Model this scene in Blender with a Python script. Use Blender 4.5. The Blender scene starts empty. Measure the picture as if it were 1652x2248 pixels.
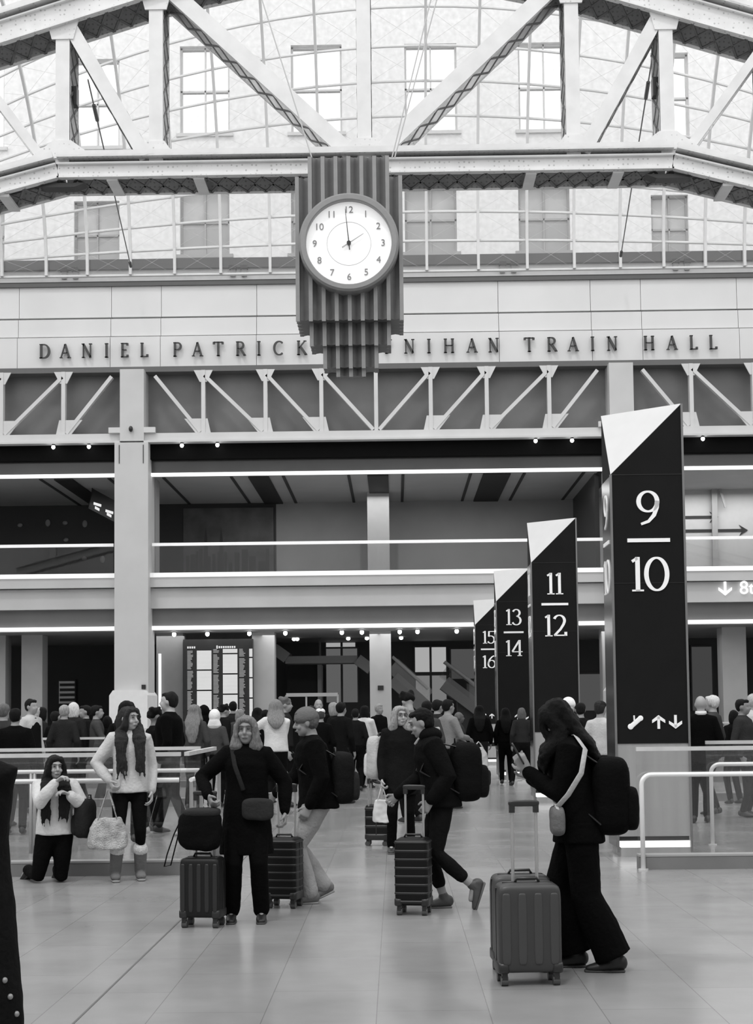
import bpy, math, random
from mathutils import Vector, Matrix, noise
random.seed(7)
PI = math.pi
sc = bpy.context.scene
COL = sc.collection

# ------------------------------------------------------------------ camera
FPX, CX, CY = 3300.0, 826.0, 1124.0
PITCH, YAW, ROLL, SHIFT = math.atan(0.066), math.atan(40 / 3300), 0.0107, 223.0
CAM = Vector((0, 0, 1.6))
_F = Vector((-math.sin(YAW) * math.cos(PITCH), math.cos(YAW) * math.cos(PITCH), math.sin(PITCH)))
_R0 = _F.cross(Vector((0, 0, 1))).normalized()
_U0 = _R0.cross(_F).normalized()
_R = (_R0 * math.cos(ROLL) - _U0 * math.sin(ROLL)).normalized()
_U = _R.cross(_F).normalized()
cam_d = bpy.data.cameras.new('camera')
cam_d.sensor_fit = 'VERTICAL'
cam_d.sensor_height = 36.0
cam_d.sensor_width = 36.0
cam_d.lens = 36.0 * FPX / 2248.0
cam_d.shift_y = SHIFT / 2248.0
cam_d.clip_end = 400
cam = bpy.data.objects.new('camera', cam_d)
M4 = Matrix((_R, _U, -_F)).transposed().to_4x4()
M4.translation = CAM
cam.matrix_world = M4
COL.objects.link(cam)
sc.camera = cam

# ------------------------------------------------------------------ light
world = bpy.data.worlds.new('sky')
sc.world = world
world.use_nodes = True
bg = world.node_tree.nodes['Background']
bg.inputs[0].default_value = (1, 1, 1, 1)
bg.inputs[1].default_value = 1.52
sc.view_settings.view_transform = 'Standard'
sc.view_settings.look = 'None'
sc.view_settings.gamma = 1.0
sc.view_settings.use_curve_mapping = False
sc.view_settings.exposure = 0.12
sc.cycles.max_bounces = 7
sc.cycles.diffuse_bounces = 4
sc.cycles.transparent_max_bounces = 24
sc.cycles.use_denoising = True
sc.cycles.sample_clamp_indirect = 6.0
sun_d = bpy.data.lights.new('sun', 'SUN')
sun_d.energy = 0.85
sun_d.angle = math.radians(6)
sun = bpy.data.objects.new('sun', sun_d)
sun.rotation_euler = (math.radians(32), 0, math.radians(-20))
COL.objects.link(sun)


def P(px, py, Y):
    """point of the place seen at a pixel of the photograph, on the plane Y"""
    d = _F + _R * ((px - CX) / FPX) + _U * ((CY + SHIFT - py) / FPX)
    return CAM + d * ((Y - CAM.y) / d.y)


def XA(px, Y, py=1500):
    return P(px, py, Y).x


def ZA(py, Y, px=826):
    return P(px, py, Y).z


# ------------------------------------------------------------------ materials
_mats = {}


def mat(name, g, rough=0.6, metal=0.0, noise_amt=0.0, nscale=4.0, bump=0.0, bscale=60.0, emit=0.0, spec=0.5, stretch=None):
    if name in _mats:
        return _mats[name]
    m = bpy.data.materials.new(name)
    m.use_nodes = True
    nt = m.node_tree
    b = nt.nodes['Principled BSDF']
    b.inputs['Base Color'].default_value = (g, g, g, 1)
    b.inputs['Roughness'].default_value = rough
    b.inputs['Metallic'].default_value = metal
    b.inputs['Specular IOR Level'].default_value = spec
    tc = nt.nodes.new('ShaderNodeTexCoord')
    src = tc.outputs['Object']
    if stretch:
        mp = nt.nodes.new('ShaderNodeMapping')
        mp.inputs['Scale'].default_value = stretch
        nt.links.new(src, mp.inputs[0])
        src = mp.outputs[0]
    if noise_amt or True:
        n = nt.nodes.new('ShaderNodeTexNoise')
        n.inputs['Scale'].default_value = nscale
        n.inputs['Detail'].default_value = 4
        nt.links.new(src, n.inputs['Vector'])
        r = nt.nodes.new('ShaderNodeValToRGB')
        a = max(noise_amt, 0.03)
        lo, hi = g * (1 - a), min(1, g * (1 + a))
        r.color_ramp.elements[0].position = 0.3
        r.color_ramp.elements[1].position = 0.7
        r.color_ramp.elements[0].color = (lo, lo, lo, 1)
        r.color_ramp.elements[1].color = (hi, hi, hi, 1)
        nt.links.new(n.outputs[0], r.inputs[0])
        nt.links.new(r.outputs[0], b.inputs['Base Color'])
    if bump:
        n2 = nt.nodes.new('ShaderNodeTexNoise')
        n2.inputs['Scale'].default_value = bscale
        n2.inputs['Detail'].default_value = 3
        nt.links.new(src, n2.inputs['Vector'])
        bp = nt.nodes.new('ShaderNodeBump')
        bp.inputs['Strength'].default_value = bump
        bp.inputs['Distance'].default_value = 0.02
        nt.links.new(n2.outputs[0], bp.inputs['Height'])
        nt.links.new(bp.outputs[0], b.inputs['Normal'])
    if emit:
        b.inputs['Emission Color'].default_value = (1, 1, 1, 1)
        b.inputs['Emission Strength'].default_value = emit
    _mats[name] = m
    return m


def glass_mat(name, tint=0.95, gloss=0.1, haze=0.0, rough=0.02):
    if name in _mats:
        return _mats[name]
    m = bpy.data.materials.new(name)
    m.use_nodes = True
    nt = m.node_tree
    nt.nodes.clear()
    out = nt.nodes.new('ShaderNodeOutputMaterial')
    tr = nt.nodes.new('ShaderNodeBsdfTransparent')
    tr.inputs[0].default_value = (tint, tint, tint, 1)
    gl = nt.nodes.new('ShaderNodeBsdfGlossy')
    gl.inputs['Roughness'].default_value = rough
    mx = nt.nodes.new('ShaderNodeMixShader')
    mx.inputs[0].default_value = gloss
    nt.links.new(tr.outputs[0], mx.inputs[1])
    nt.links.new(gl.outputs[0], mx.inputs[2])
    last = mx
    if haze:
        df = nt.nodes.new('ShaderNodeBsdfTranslucent')
        df.inputs[0].default_value = (0.9, 0.9, 0.9, 1)
        m2 = nt.nodes.new('ShaderNodeMixShader')
        m2.inputs[0].default_value = haze
        nt.links.new(mx.outputs[0], m2.inputs[1])
        nt.links.new(df.outputs[0], m2.inputs[2])
        last = m2
    nt.links.new(last.outputs[0], out.inputs[0])
    _mats[name] = m
    return m


def emit_mat(name, s):
    if name in _mats:
        return _mats[name]
    m = bpy.data.materials.new(name)
    m.use_nodes = True
    nt = m.node_tree
    nt.nodes.clear()
    out = nt.nodes.new('ShaderNodeOutputMaterial')
    e = nt.nodes.new('ShaderNodeEmission')
    e.inputs[1].default_value = s
    nt.links.new(e.outputs[0], out.inputs[0])
    _mats[name] = m
    return m


def floor_mat():
    m = bpy.data.materials.new('floor_stone')
    m.use_nodes = True
    nt = m.node_tree
    b = nt.nodes['Principled BSDF']
    b.inputs['Roughness'].default_value = 0.3
    b.inputs['Specular IOR Level'].default_value = 0.75
    tc = nt.nodes.new('ShaderNodeTexCoord')
    mp = nt.nodes.new('ShaderNodeMapping')
    mp.inputs['Rotation'].default_value = (0, 0, PI / 2)
    mp.inputs['Location'].default_value = (0.4, 0.12, 0)
    nt.links.new(tc.outputs['Object'], mp.inputs[0])
    br = nt.nodes.new('ShaderNodeTexBrick')
    br.inputs['Scale'].default_value = 1.0
    br.inputs['Brick Width'].default_value = 1.2
    br.inputs['Row Height'].default_value = 0.6
    br.inputs['Mortar Size'].default_value = 0.0035
    br.inputs['Mortar Smooth'].default_value = 0.4
    br.inputs['Color1'].default_value = (0.29, 0.29, 0.29, 1)
    br.inputs['Color2'].default_value = (0.315, 0.315, 0.315, 1)
    br.inputs['Mortar'].default_value = (0.2, 0.2, 0.2, 1)
    nt.links.new(mp.outputs[0], br.inputs['Vector'])
    n = nt.nodes.new('ShaderNodeTexNoise')
    n.inputs['Scale'].default_value = 1.6
    n.inputs['Detail'].default_value = 6
    nt.links.new(tc.outputs['Object'], n.inputs['Vector'])
    r = nt.nodes.new('ShaderNodeValToRGB')
    r.color_ramp.elements[0].position = 0.3
    r.color_ramp.elements[1].position = 0.7
    r.color_ramp.elements[0].color = (0.84, 0.84, 0.84, 1)
    r.color_ramp.elements[1].color = (1, 1, 1, 1)
    nt.links.new(n.outputs[0], r.inputs[0])
    mx = nt.nodes.new('ShaderNodeMixRGB')
    mx.blend_type = 'MULTIPLY'
    mx.inputs[0].default_value = 1
    nt.links.new(br.outputs[0], mx.inputs[1])
    nt.links.new(r.outputs[0], mx.inputs[2])
    nt.links.new(mx.outputs[0], b.inputs['Base Color'])
    rr = nt.nodes.new('ShaderNodeMapRange')
    rr.inputs['To Min'].default_value = 0.15
    rr.inputs['To Max'].default_value = 0.28
    nt.links.new(n.outputs[0], rr.inputs[0])
    nt.links.new(rr.outputs[0], b.inputs['Roughness'])
    return m


def rivet_mat(name, g):
    """painted steel with rows of rivet heads and some grime"""
    m = mat(name, g, 0.55, 0, 0.06, 3)
    nt = m.node_tree
    b = nt.nodes['Principled BSDF']
    ramp = b.inputs['Base Color'].links[0].from_socket
    tc = [n for n in nt.nodes if n.type == 'TEX_COORD'][0]
    v = nt.nodes.new('ShaderNodeTexVoronoi')
    v.inputs['Scale'].default_value = 11
    v.inputs['Randomness'].default_value = 0.25
    nt.links.new(tc.outputs['Object'], v.inputs['Vector'])
    r = nt.nodes.new('ShaderNodeValToRGB')
    r.color_ramp.elements[0].position = 0.16
    r.color_ramp.elements[1].position = 0.26
    r.color_ramp.elements[0].color = (0.62, 0.62, 0.62, 1)
    nt.links.new(v.outputs['Distance'], r.inputs[0])
    mx = nt.nodes.new('ShaderNodeMixRGB')
    mx.blend_type = 'MULTIPLY'
    mx.inputs[0].default_value = 1
    nt.links.new(ramp, mx.inputs[1])
    nt.links.new(r.outputs[0], mx.inputs[2])
    nt.links.new(mx.outputs[0], b.inputs['Base Color'])
    return m


# ------------------------------------------------------------------ mesh builder
def rotz(a):
    return Matrix.Rotation(a, 3, 'Z')


class MB:
    def __init__(s):
        s.v, s.f = [], []

    def add(s, vs, fs):
        o = len(s.v)
        s.v += [Vector(v) for v in vs]
        s.f += [tuple(i + o for i in f) for f in fs]
        return s

    def box(s, x0, x1, y0, y1, z0, z1):
        if x0 > x1: x0, x1 = x1, x0
        if y0 > y1: y0, y1 = y1, y0
        if z0 > z1: z0, z1 = z1, z0
        return s.add([(x0, y0, z0), (x1, y0, z0), (x1, y1, z0), (x0, y1, z0), (x0, y0, z1), (x1, y0, z1), (x1, y1, z1), (x0, y1, z1)],
                     [(0, 3, 2, 1), (4, 5, 6, 7), (0, 1, 5, 4), (1, 2, 6, 5), (2, 3, 7, 6), (3, 0, 4, 7)])

    def bar(s, p, q, side, w, t):
        """box from p to q, w wide along side, t thick along the third direction"""
        p, q = Vector(p), Vector(q)
        d = (q - p).normalized()
        a = Vector(side)
        a = (a - d * a.dot(d)).normalized()
        c = d.cross(a)
        vs = []
        for e in (p, q):
            for i, j in ((-1, -1), (1, -1), (1, 1), (-1, 1)):
                vs.append(e + a * (i * w / 2) + c * (j * t / 2))
        return s.add(vs, [(0, 3, 2, 1), (4, 5, 6, 7), (0, 1, 5, 4), (1, 2, 6, 5), (2, 3, 7, 6), (3, 0, 4, 7)])

    def prism(s, pts, axis, a0, a1):
        """closed 2d outline swept along an axis: 'y' outline is (x,z); 'z' outline is (x,y); 'x' outline is (y,z)"""
        n = len(pts)
        def c(p, a):
            return {'y': (p[0], a, p[1]), 'z': (p[0], p[1], a), 'x': (a, p[0], p[1])}[axis]
        vs = [c(p, a0) for p in pts] + [c(p, a1) for p in pts]
        fs = [tuple(range(n)), tuple(range(2 * n - 1, n - 1, -1))]
        fs += [(i, i + n, (i + 1) % n + n, (i + 1) % n) for i in range(n)]
        return s.add(vs, fs)

    def rings(s, rings, cap=True):
        n = len(rings[0])
        vs = [v for r in rings for v in r]
        fs = []
        for k in range(len(rings) - 1):
            for i in range(n):
                j = (i + 1) % n
                fs.append((k * n + i, k * n + j, (k + 1) * n + j, (k + 1) * n + i))
        if cap:
            fs.append(tuple(range(n - 1, -1, -1)))
            fs.append(tuple((len(rings) - 1) * n + i for i in range(n)))
        return s.add(vs, fs)

    def tube(s, pts, rad, n=10, side=None, round_ends=True):
        """tapered tube along pts; rad = list of r or (ra, rb); ra lies along side"""
        pts = [Vector(p) for p in pts]
        rad = [(r, r) if not isinstance(r, (tuple, list)) else r for r in (rad if isinstance(rad, (list, tuple)) else [rad] * len(pts))]
        up = Vector(side) if side else None
        rs = []
        m = len(pts)
        prev = None
        for k in range(m):
            d = (pts[min(k + 1, m - 1)] - pts[max(k - 1, 0)])
            d = d.normalized() if d.length > 1e-9 else Vector((0, 0, 1))
            a = up if up else (prev if prev else (Vector((1, 0, 0)) if abs(d.x) < 0.9 else Vector((0, 1, 0))))
            a = (a - d * a.dot(d))
            a = a.normalized() if a.length > 1e-6 else d.orthogonal().normalized()
            prev = a
            b = d.cross(a)
            ra, rb = rad[k]
            def ring(c, f):
                return [c + a * (ra * f * math.cos(2 * PI * i / n)) + b * (rb * f * math.sin(2 * PI * i / n)) for i in range(n)]
            rm = min(ra, rb)
            if k == 0 and round_ends:
                rs.append(ring(pts[k] - d * rm * 0.85, 0.35)); rs.append(ring(pts[k] - d * rm * 0.5, 0.8))
            rs.append(ring(pts[k], 1))
            if k == m - 1 and round_ends:
                rs.append(ring(pts[k] + d * rm * 0.5, 0.8)); rs.append(ring(pts[k] + d * rm * 0.85, 0.35))
        return s.rings(rs)

    def ell(s, c, r, e=1.0, e2=None, rot=None, nu=18, nv=12):
        """superellipsoid; e, e2 < 1 make it boxier"""
        c = Vector(c)
        e2 = e if e2 is None else e2
        def pw(x, k):
            return math.copysign(abs(x) ** k, x)
        rs = []
        for j in range(nv + 1):
            th = -PI / 2 + PI * j / nv
            if j == 0: th += 0.04
            if j == nv: th -= 0.04
            ring = []
            for i in range(nu):
                ph = 2 * PI * i / nu
                v = Vector((r[0] * pw(math.cos(th), e2) * pw(math.cos(ph), e), r[1] * pw(math.cos(th), e2) * pw(math.sin(ph), e), r[2] * pw(math.sin(th), e2)))
                if rot: v = rot @ v
                ring.append(c + v)
            rs.append(ring)
        return s.rings(rs)

    def cyl(s, p, q, r, n=20, r2=None):
        return s.tube([p, q], [r, r if r2 is None else r2], n, None, False)

    def xf(s, fn):
        s.v = [Vector(fn(v)) for v in s.v]
        return s


def wmat(o):
    m = Matrix.Translation(o.location) @ o.rotation_euler.to_matrix().to_4x4()
    return (wmat(o.parent) @ m) if o.parent else m


def link(name, me, parent=None):
    o = bpy.data.objects.new(name, me)
    COL.objects.link(o)
    if parent: o.parent = parent
    return o


def build(name, mb, m, parent=None, local=False, smooth=False, origin=None):
    """one mesh object; mb holds world coordinates unless local"""
    vs = mb.v
    if parent is not None and not local:
        inv = wmat(parent).inverted()
        vs = [inv @ v for v in vs]
    loc = Vector((0, 0, 0))
    if parent is None:
        if origin is None:
            xs = [v.x for v in vs]; ys = [v.y for v in vs]; zs = [v.z for v in vs]
            loc = Vector(((min(xs) + max(xs)) / 2, (min(ys) + max(ys)) / 2, min(zs)))
        else:
            loc = Vector(origin)
        vs = [v - loc for v in vs]
    me = bpy.data.meshes.new(name)
    me.from_pydata([tuple(v) for v in vs], [], mb.f)
    me.materials.append(m)
    if smooth:
        me.polygons.foreach_set('use_smooth', [True] * len(me.polygons))
    me.update()
    o = link(name, me, parent)
    o.location = loc
    return o


def tag(o, label=None, cat=None, group=None, kind=None):
    if label: o['label'] = label
    if cat: o['category'] = cat
    if group: o['group'] = group
    if kind: o['kind'] = kind
    return o


def empty(name, loc, label, cat, group=None, rz=0.0):
    o = link(name, None)
    o.empty_display_size = 0.2
    o.location = loc
    o.rotation_euler = (0, 0, rz)
    return tag(o, label, cat, group)


def struct(name, mb, m, label=None, parent=None):
    o = build(name, mb, m, parent)
    if parent is None:
        o['kind'] = 'structure'
        if label: o['label'] = label; 
    return o


def remesh(name, mb, m, parent, voxel, wr=0.0, wf=6.0, smooth_it=3):
    """fuses the closed shapes of mb into one continuous surface (local coordinates)"""
    me = bpy.data.meshes.new('tmp')
    me.from_pydata([tuple(v) for v in mb.v], [], mb.f)
    o = bpy.data.objects.new('tmp', me)
    COL.objects.link(o)
    md = o.modifiers.new('r', 'REMESH')
    md.mode = 'VOXEL'
    md.voxel_size = voxel
    md.use_smooth_shade = True
    if smooth_it:
        ms = o.modifiers.new('s', 'SMOOTH')
        ms.factor = 0.5
        ms.iterations = smooth_it
    dg = bpy.context.evaluated_depsgraph_get()
    dg.update()
    me2 = bpy.data.meshes.new_from_object(o.evaluated_get(dg))
    bpy.data.objects.remove(o)
    bpy.data.meshes.remove(me)
    me2.name = name
    me2.materials.clear()
    me2.materials.append(m)
    if wr:
        ns = [v.normal.copy() for v in me2.vertices]
        for v, n in zip(me2.vertices, ns):
            c = v.co
            k = noise.noise(Vector((c.x * wf, c.y * wf, c.z * wf * 0.6))) + 0.5 * noise.noise(c * wf * 2.3)
            v.co = c + n * (k * wr)
    me2.polygons.foreach_set('use_smooth', [True] * len(me2.polygons))
    return link(name, me2, parent)


def text_mesh(txt, size, depth, m, name, parent, fn, align='CENTER'):
    """sans lettering; fn maps (x, y, d) of the text to the world"""
    cu = bpy.data.curves.new('t', 'FONT')
    cu.body = txt
    cu.size = size
    cu.extrude = depth / 2
    cu.align_x = align
    cu.align_y = 'CENTER'
    o = bpy.data.objects.new('t', cu)
    COL.objects.link(o)
    dg = bpy.context.evaluated_depsgraph_get()
    dg.update()
    me = bpy.data.meshes.new_from_object(o.evaluated_get(dg))
    bpy.data.objects.remove(o)
    mb = MB()
    mb.v = [Vector(fn(v.co.x, v.co.y, v.co.z)) for v in me.vertices]
    mb.f = [tuple(p.vertices) for p in me.polygons]
    return build(name, mb, m, parent)


# ------------------------------------------------------------------ serif lettering
def _arc(cx, cy, rx, ry, a0, a1, n=22):
    return [(cx + rx * math.cos(math.radians(a0 + (a1 - a0) * i / n)), cy + ry * math.sin(math.radians(a0 + (a1 - a0) * i / n))) for i in range(n + 1)]


TK, TN = 0.125, 0.055
GL = {
    '0': (0.74, [_arc(.37, .5, .30, .47, 0, 360, 44)], []),
    '1': (0.40, [[(.22, 0), (.22, 1.0)], [(.22, .97), (.06, .87)]], [(.05, .39, 0)]),
    '2': (0.66, [_arc(.31, .72, .24, .25, 160, -10, 18) + [(.50, .55), (.36, .33), (.08, .04)], [(.06, .045), (.60, .045)], [(.60, .02), (.60, .2)]], []),
    '3': (0.62, [_arc(.28, .76, .21, .21, 160, -90, 20), _arc(.28, .28, .26, .27, 90, -155, 24)], []),
    '4': (0.70, [[(.50, 0), (.50, 1.0)], [(.48, .97), (.04, .28)], [(.03, .27), (.68, .27)]], [(.36, .64, 0)]),
    '5': (0.62, [[(.14, .97), (.12, .55)], [(.12, .955), (.54, .955)], [(.12, .55), (.2, .6)] + _arc(.28, .31, .27, .29, 80, -150, 24)], []),
    '6': (0.68, [_arc(.35, .32, .27, .29, 0, 360, 40), [(.54, .97), (.36, .87), (.18, .66), (.09, .42), (.09, .3)]], []),
    '9': (0.68, [_arc(.33, .68, .27, .29, 0, 360, 40), [(.60, .70), (.58, .50), (.50, .28), (.34, .10), (.12, .02)]], []),
    'A': (0.80, [[(.40, .98), (.70, .02)], [(.40, .98), (.10, .02)], [(.22, .36), (.58, .36)]], [(.0, .22, 0), (.56, .84, 0)]),
    'C': (0.80, [_arc(.45, .5, .36, .47, 48, 312, 36)], []),
    'D': (0.82, [[(.16, 0), (.16, 1)], [(.16, .97), (.36, .97)] + _arc(.36, .5, .38, .47, 90, -90, 26) + [(.16, .03)]], [(.04, .28, 0), (.04, .28, 1)]),
    'E': (0.60, [[(.16, 0), (.16, 1)], [(.16, .97), (.52, .97)], [(.16, .52), (.46, .52)], [(.16, .03), (.54, .03)], [(.52, .99), (.52, .84)], [(.54, .01), (.54, .17)]], [(.04, .2, 0), (.04, .2, 1)]),
    'H': (0.84, [[(.16, 0), (.16, 1)], [(.68, 0), (.68, 1)], [(.16, .52), (.68, .52)]], [(.04, .28, 0), (.04, .28, 1), (.56, .80, 0), (.56, .80, 1)]),
    'I': (0.32, [[(.16, 0), (.16, 1)]], [(.03, .29, 0), (.03, .29, 1)]),
    'K': (0.78, [[(.16, 0), (.16, 1)], [(.18, .46), (.62, .98)], [(.30, .58), (.70, .02)]], [(.04, .28, 0), (.04, .28, 1), (.52, .74, 1), (.58, .80, 0)]),
    'L': (0.60, [[(.16, 0), (.16, 1)], [(.16, .03), (.54, .03)], [(.55, .01), (.55, .18)]], [(.04, .28, 1), (.04, .2, 0)]),
    'M': (0.96, [[(.14, 0), (.17, 1)], [(.17, .98), (.48, .05)], [(.48, .05), (.79, .98)], [(.79, 1), (.82, 0)]], [(.03, .25, 0), (.70, .94, 0)]),
    'N': (0.84, [[(.16, 0), (.16, 1)], [(.16, .98), (.68, .02)], [(.68, 0), (.68, 1)]], [(.04, .28, 0), (.56, .80, 1), (.03, .2, 1)]),
    'O': (0.92, [_arc(.46, .5, .38, .47, 0, 360, 44)], []),
    'P': (0.66, [[(.16, 0), (.16, 1)], [(.16, .97), (.34, .97)] + _arc(.34, .73, .25, .24, 90, -90, 18) + [(.16, .49)]], [(.04, .30, 0), (.04, .2, 1)]),
    'R': (0.76, [[(.16, 0), (.16, 1)], [(.16, .97), (.34, .97)] + _arc(.34, .74, .24, .23, 90, -90, 18) + [(.16, .51)], [(.36, .5), (.68, .02)]], [(.04, .28, 0), (.04, .2, 1), (.58, .78, 0)]),
    'T': (0.74, [[(.37, 0), (.37, 1)], [(.05, .97), (.69, .97)], [(.05, .99), (.05, .84)], [(.69, .99), (.69, .84)]], [(.25, .49, 0)]),
    'Y': (0.76, [[(.38, 0), (.38, .46)], [(.38, .44), (.08, .98)], [(.38, .44), (.68, .98)]], [(.26, .50, 0), (.0, .2, 1), (.58, .78, 1)]),
}


def glyph(mb, ch, fn, h, depth, weight=1.0, xs=1.0):
    """adds a serif character, its lower left at (0,0); fn maps (x, z, d) to the world"""
    w, strokes, serifs = GL[ch]
    for pts in strokes:
        n = len(pts)
        L, R = [], []
        closed = (Vector(pts[0]) - Vector(pts[-1])).length < 1e-4
        for i, p in enumerate(pts):
            a = pts[i - 1] if i > 0 else (pts[-2] if closed else pts[0])
            b = pts[i + 1] if i < n - 1 else (pts[1] if closed else pts[-1])
            t = (Vector(b) - Vector(a)).normalized()
            wd = (TN + (TK - TN) * abs(t.y) ** 1.5) * weight
            if ch in 'AMNY' or (ch in 'KR' and n == 2):
                wd = (TK if t.x * t.y < 0 or (n == 2 and abs(t.x) < .01) else TN * 1.1) * weight
                if ch == 'N' and abs(t.x) < .05: wd = TN * 1.3 * weight
            nrm = Vector((-t.y, t.x))
            L.append(Vector(p) + nrm * wd / 2)
            R.append(Vector(p) - nrm * wd / 2)
        for i in range(n - 1):
            q = [L[i], L[i + 1], R[i + 1], R[i]]
            vs = [fn(v.x * h * xs, v.y * h, 0) for v in q] + [fn(v.x * h * xs, v.y * h, depth) for v in q]
            mb.add(vs, [(0, 1, 2, 3), (7, 6, 5, 4), (0, 4, 5, 1), (1, 5, 6, 2), (2, 6, 7, 3), (3, 7, 4, 0)])
    for x0, x1, e in serifs:
        z0, z1 = (0, .05) if e == 0 else (.95, 1.0)
        q = [(x0, z0), (x1, z0), (x1, z1), (x0, z1)]
        vs = [fn(a * h * xs, b * h, 0) for a, b in q] + [fn(a * h * xs, b * h, depth) for a, b in q]
        mb.add(vs, [(0, 1, 2, 3), (7, 6, 5, 4), (0, 4, 5, 1), (1, 5, 6, 2), (2, 6, 7, 3), (3, 7, 4, 0)])
    return w * h * xs


def arrow(mb, cx, cz, h, fn, depth, up=True, w=None, t=0.16):
    s = 1 if up else -1
    w = w or h * 0.95
    def poly(pts):
        n = len(pts)
        vs = [fn(a, b, 0) for a, b in pts] + [fn(a, b, depth) for a, b in pts]
        mb.add(vs, [tuple(range(n)), tuple(range(2 * n - 1, n - 1, -1))] + [(i, i + n, (i + 1) % n + n, (i + 1) % n) for i in range(n)])
    a = h * t
    poly([(cx - a / 2, cz - s * h / 2), (cx + a / 2, cz - s * h / 2), (cx + a / 2, cz + s * h * .4), (cx - a / 2, cz + s * h * .4)])
    for d in (-1, 1):
        poly([(cx, cz + s * h / 2), (cx, cz + s * (h / 2 - a * 1.5)), (cx + d * w / 2, cz + s * h * -.08), (cx + d * w / 2, cz + s * (h * -.08 + a * 1.2))])


# ------------------------------------------------------------------ materials used around the hall
PANEL = mat('pale_stone_panel', 0.68, 0.6, 0, 0.05, 0.35)
PANEL2 = mat('pale_column_stone', 0.56, 0.6, 0, 0.08, 0.5)
STEEL = mat('pale_steel', 0.62, 0.5, 0, 0.05, 1.0)
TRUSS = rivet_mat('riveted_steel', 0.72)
TRUSSD = mat('shaded_laced_steel', 0.13, 0.6, 0, 0.1, 3)  # truss steel with the underside's shade put into its colour
GREYP = mat('grey_mesh_panel', 0.16, 0.45, 0, 0.22, 0.5)
DARK = mat('dark_metal', 0.018, 0.35, 0, 0.1, 2)
DARKG = mat('dark_reflective_fascia', 0.05, 0.18, 0, 0.2, 0.6)
GAP = mat('shadow_gap', 0.05, 0.8)
WHITE = mat('white_paint', 0.8, 0.5)
STRIP = emit_mat('light_strip', 1.5)
SPOT = emit_mat('downlight', 9.0)
GLASS = glass_mat('clear_glass', 0.96, 0.06)
ROOFG = glass_mat('roof_glass', 0.97, 0.05, 0.10)
RAILM = mat('brushed_rail', 0.75, 0.3, 0.4, 0.05, 6)

YF = 50.0
XL, XR = -26.0, 26.0


def Z(py, Y=YF):
    return ZA(py, Y)


# ------------------------------------------------------------------ floor and shell of the hall
struct('floor', MB().box(XL, XR, -14, 62, -0.3, 0), floor_mat(), 'pale polished stone floor of the hall')
jx = P(160, 2248, 5).x  # measured joint
pj = P(160, 2248, 10)
d_ = (P(160, 2248, 10) - CAM)
fl = CAM + d_ * (1.6 / -d_.z)
struct('trim_1', MB().box(fl.x - .006, fl.x + .006, 5.5, 49, 0, 0.0025), mat('joint', 0.10, 0.7), 'long dark joint running down the stone floor')
wallm = mat('hall_wall_stone', 0.5, 0.7, 0, 0.06, 0.4)
struct('wall_left', MB().box(XL - .4, XL, -14, 62, 0, 16), wallm, 'pale stone side wall of the hall')
struct('wall_right', MB().box(XR, XR + .4, -14, 62, 0, 16), wallm, 'pale stone side wall of the hall')
struct('wall_back', MB().box(XL, XR, -14.4, -14, 0, 16), wallm, 'pale stone wall behind the viewer')

# far facade: three stepped stone bands with shadow gaps
g = 0.06
zb = [Z(612), Z(687), Z(729), Z(803)]
colx = [XA(288, 49.3, 880), XA(1365, 49.3, 880)]
struct('wall_far', MB().box(XL, XR, 50.5, 50.8, Z(812), Z(600)), GAP, 'dark backing wall between the stone bands')
for i, (zt, zl, y) in enumerate(((zb[0] - g, zb[1] + g, 50.3), (zb[1] - g / 2, zb[2] + g / 2, 50.18), (zb[2] - g / 2, zb[3] + .05, 50.05))):
    mb = MB()
    x = XL
    # slabs with hairline joints
    edges = [XL] + [c + k for c in colx for k in (-16.3 - .9, -16.3 + .9) if XL < c + k < XR]
    e = sorted(set([XL, XR] + [colx[0] + d for d in (-8.1, -4.0, -.85, .85, 4.1, 8.2, 12.3)] + [colx[1] + d for d in (-.85, .85, 4.1, 8.2)] + [colx[0] - 12.2]))
    for a, b in zip(e[:-1], e[1:]):
        mb.box(a + .008, b - .008, y, 50.5, zl, zt)
    struct('trim_%d' % (i + 2), mb, PANEL, ('upper', 'middle', 'lettered')[i] + ' pale stone band of the far wall')
struct('trim_5', MB().box(XL, XR, 50.2, 50.6, Z(616), Z(608)), mat('coping', 0.10, 0.6), 'dark coping line along the top of the stone bands')

# attic above the coping: white wall, dark gutter band, vents
struct('wall_attic', MB().box(XL, XR, 51.6, 51.9, Z(625), ZA(581, 51.6)), mat('attic_white', 0.82, 0.6), 'white attic wall above the coping')
struct('trim_6', MB().box(XL, XR, 51.4, 51.7, ZA(582, 51.4), ZA(561, 51.4)), mat('gutter_grey', 0.09, 0.6), 'grey gutter band at the foot of the glass roof')
for x in (152, 523, 1116, 1497):
    t = empty('roof_vent', (XA(x, 51.4, 590), 51.4, ZA(600, 51.4)), 'small dark double vent on the attic wall, %s' % {152: 'leftmost of the four', 523: 'first left of the clock', 1116: 'first right of the clock', 1497: 'rightmost, near the right edge'}[x], 'vent', 'vents in the attic wall')
    for dx in (-13, 12):
        xa, xb = XA(x + dx - 8, 51.4, 590), XA(x + dx + 8, 51.4, 590)
        py = 566.5 + 12 + (0 if x < 800 else -8) + (6 if x < 300 else 0)
        build('hood', MB().box(xa, xb, 51.35, 51.58, ZA(585, 51.4), ZA(578, 51.4)), DARK, t)
        build('louvre', MB().box(xa + .04, xb - .04, 51.5, 51.59, ZA(600, 51.4), ZA(585, 51.4)), mat('vent_grey', 0.5), t)

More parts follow.
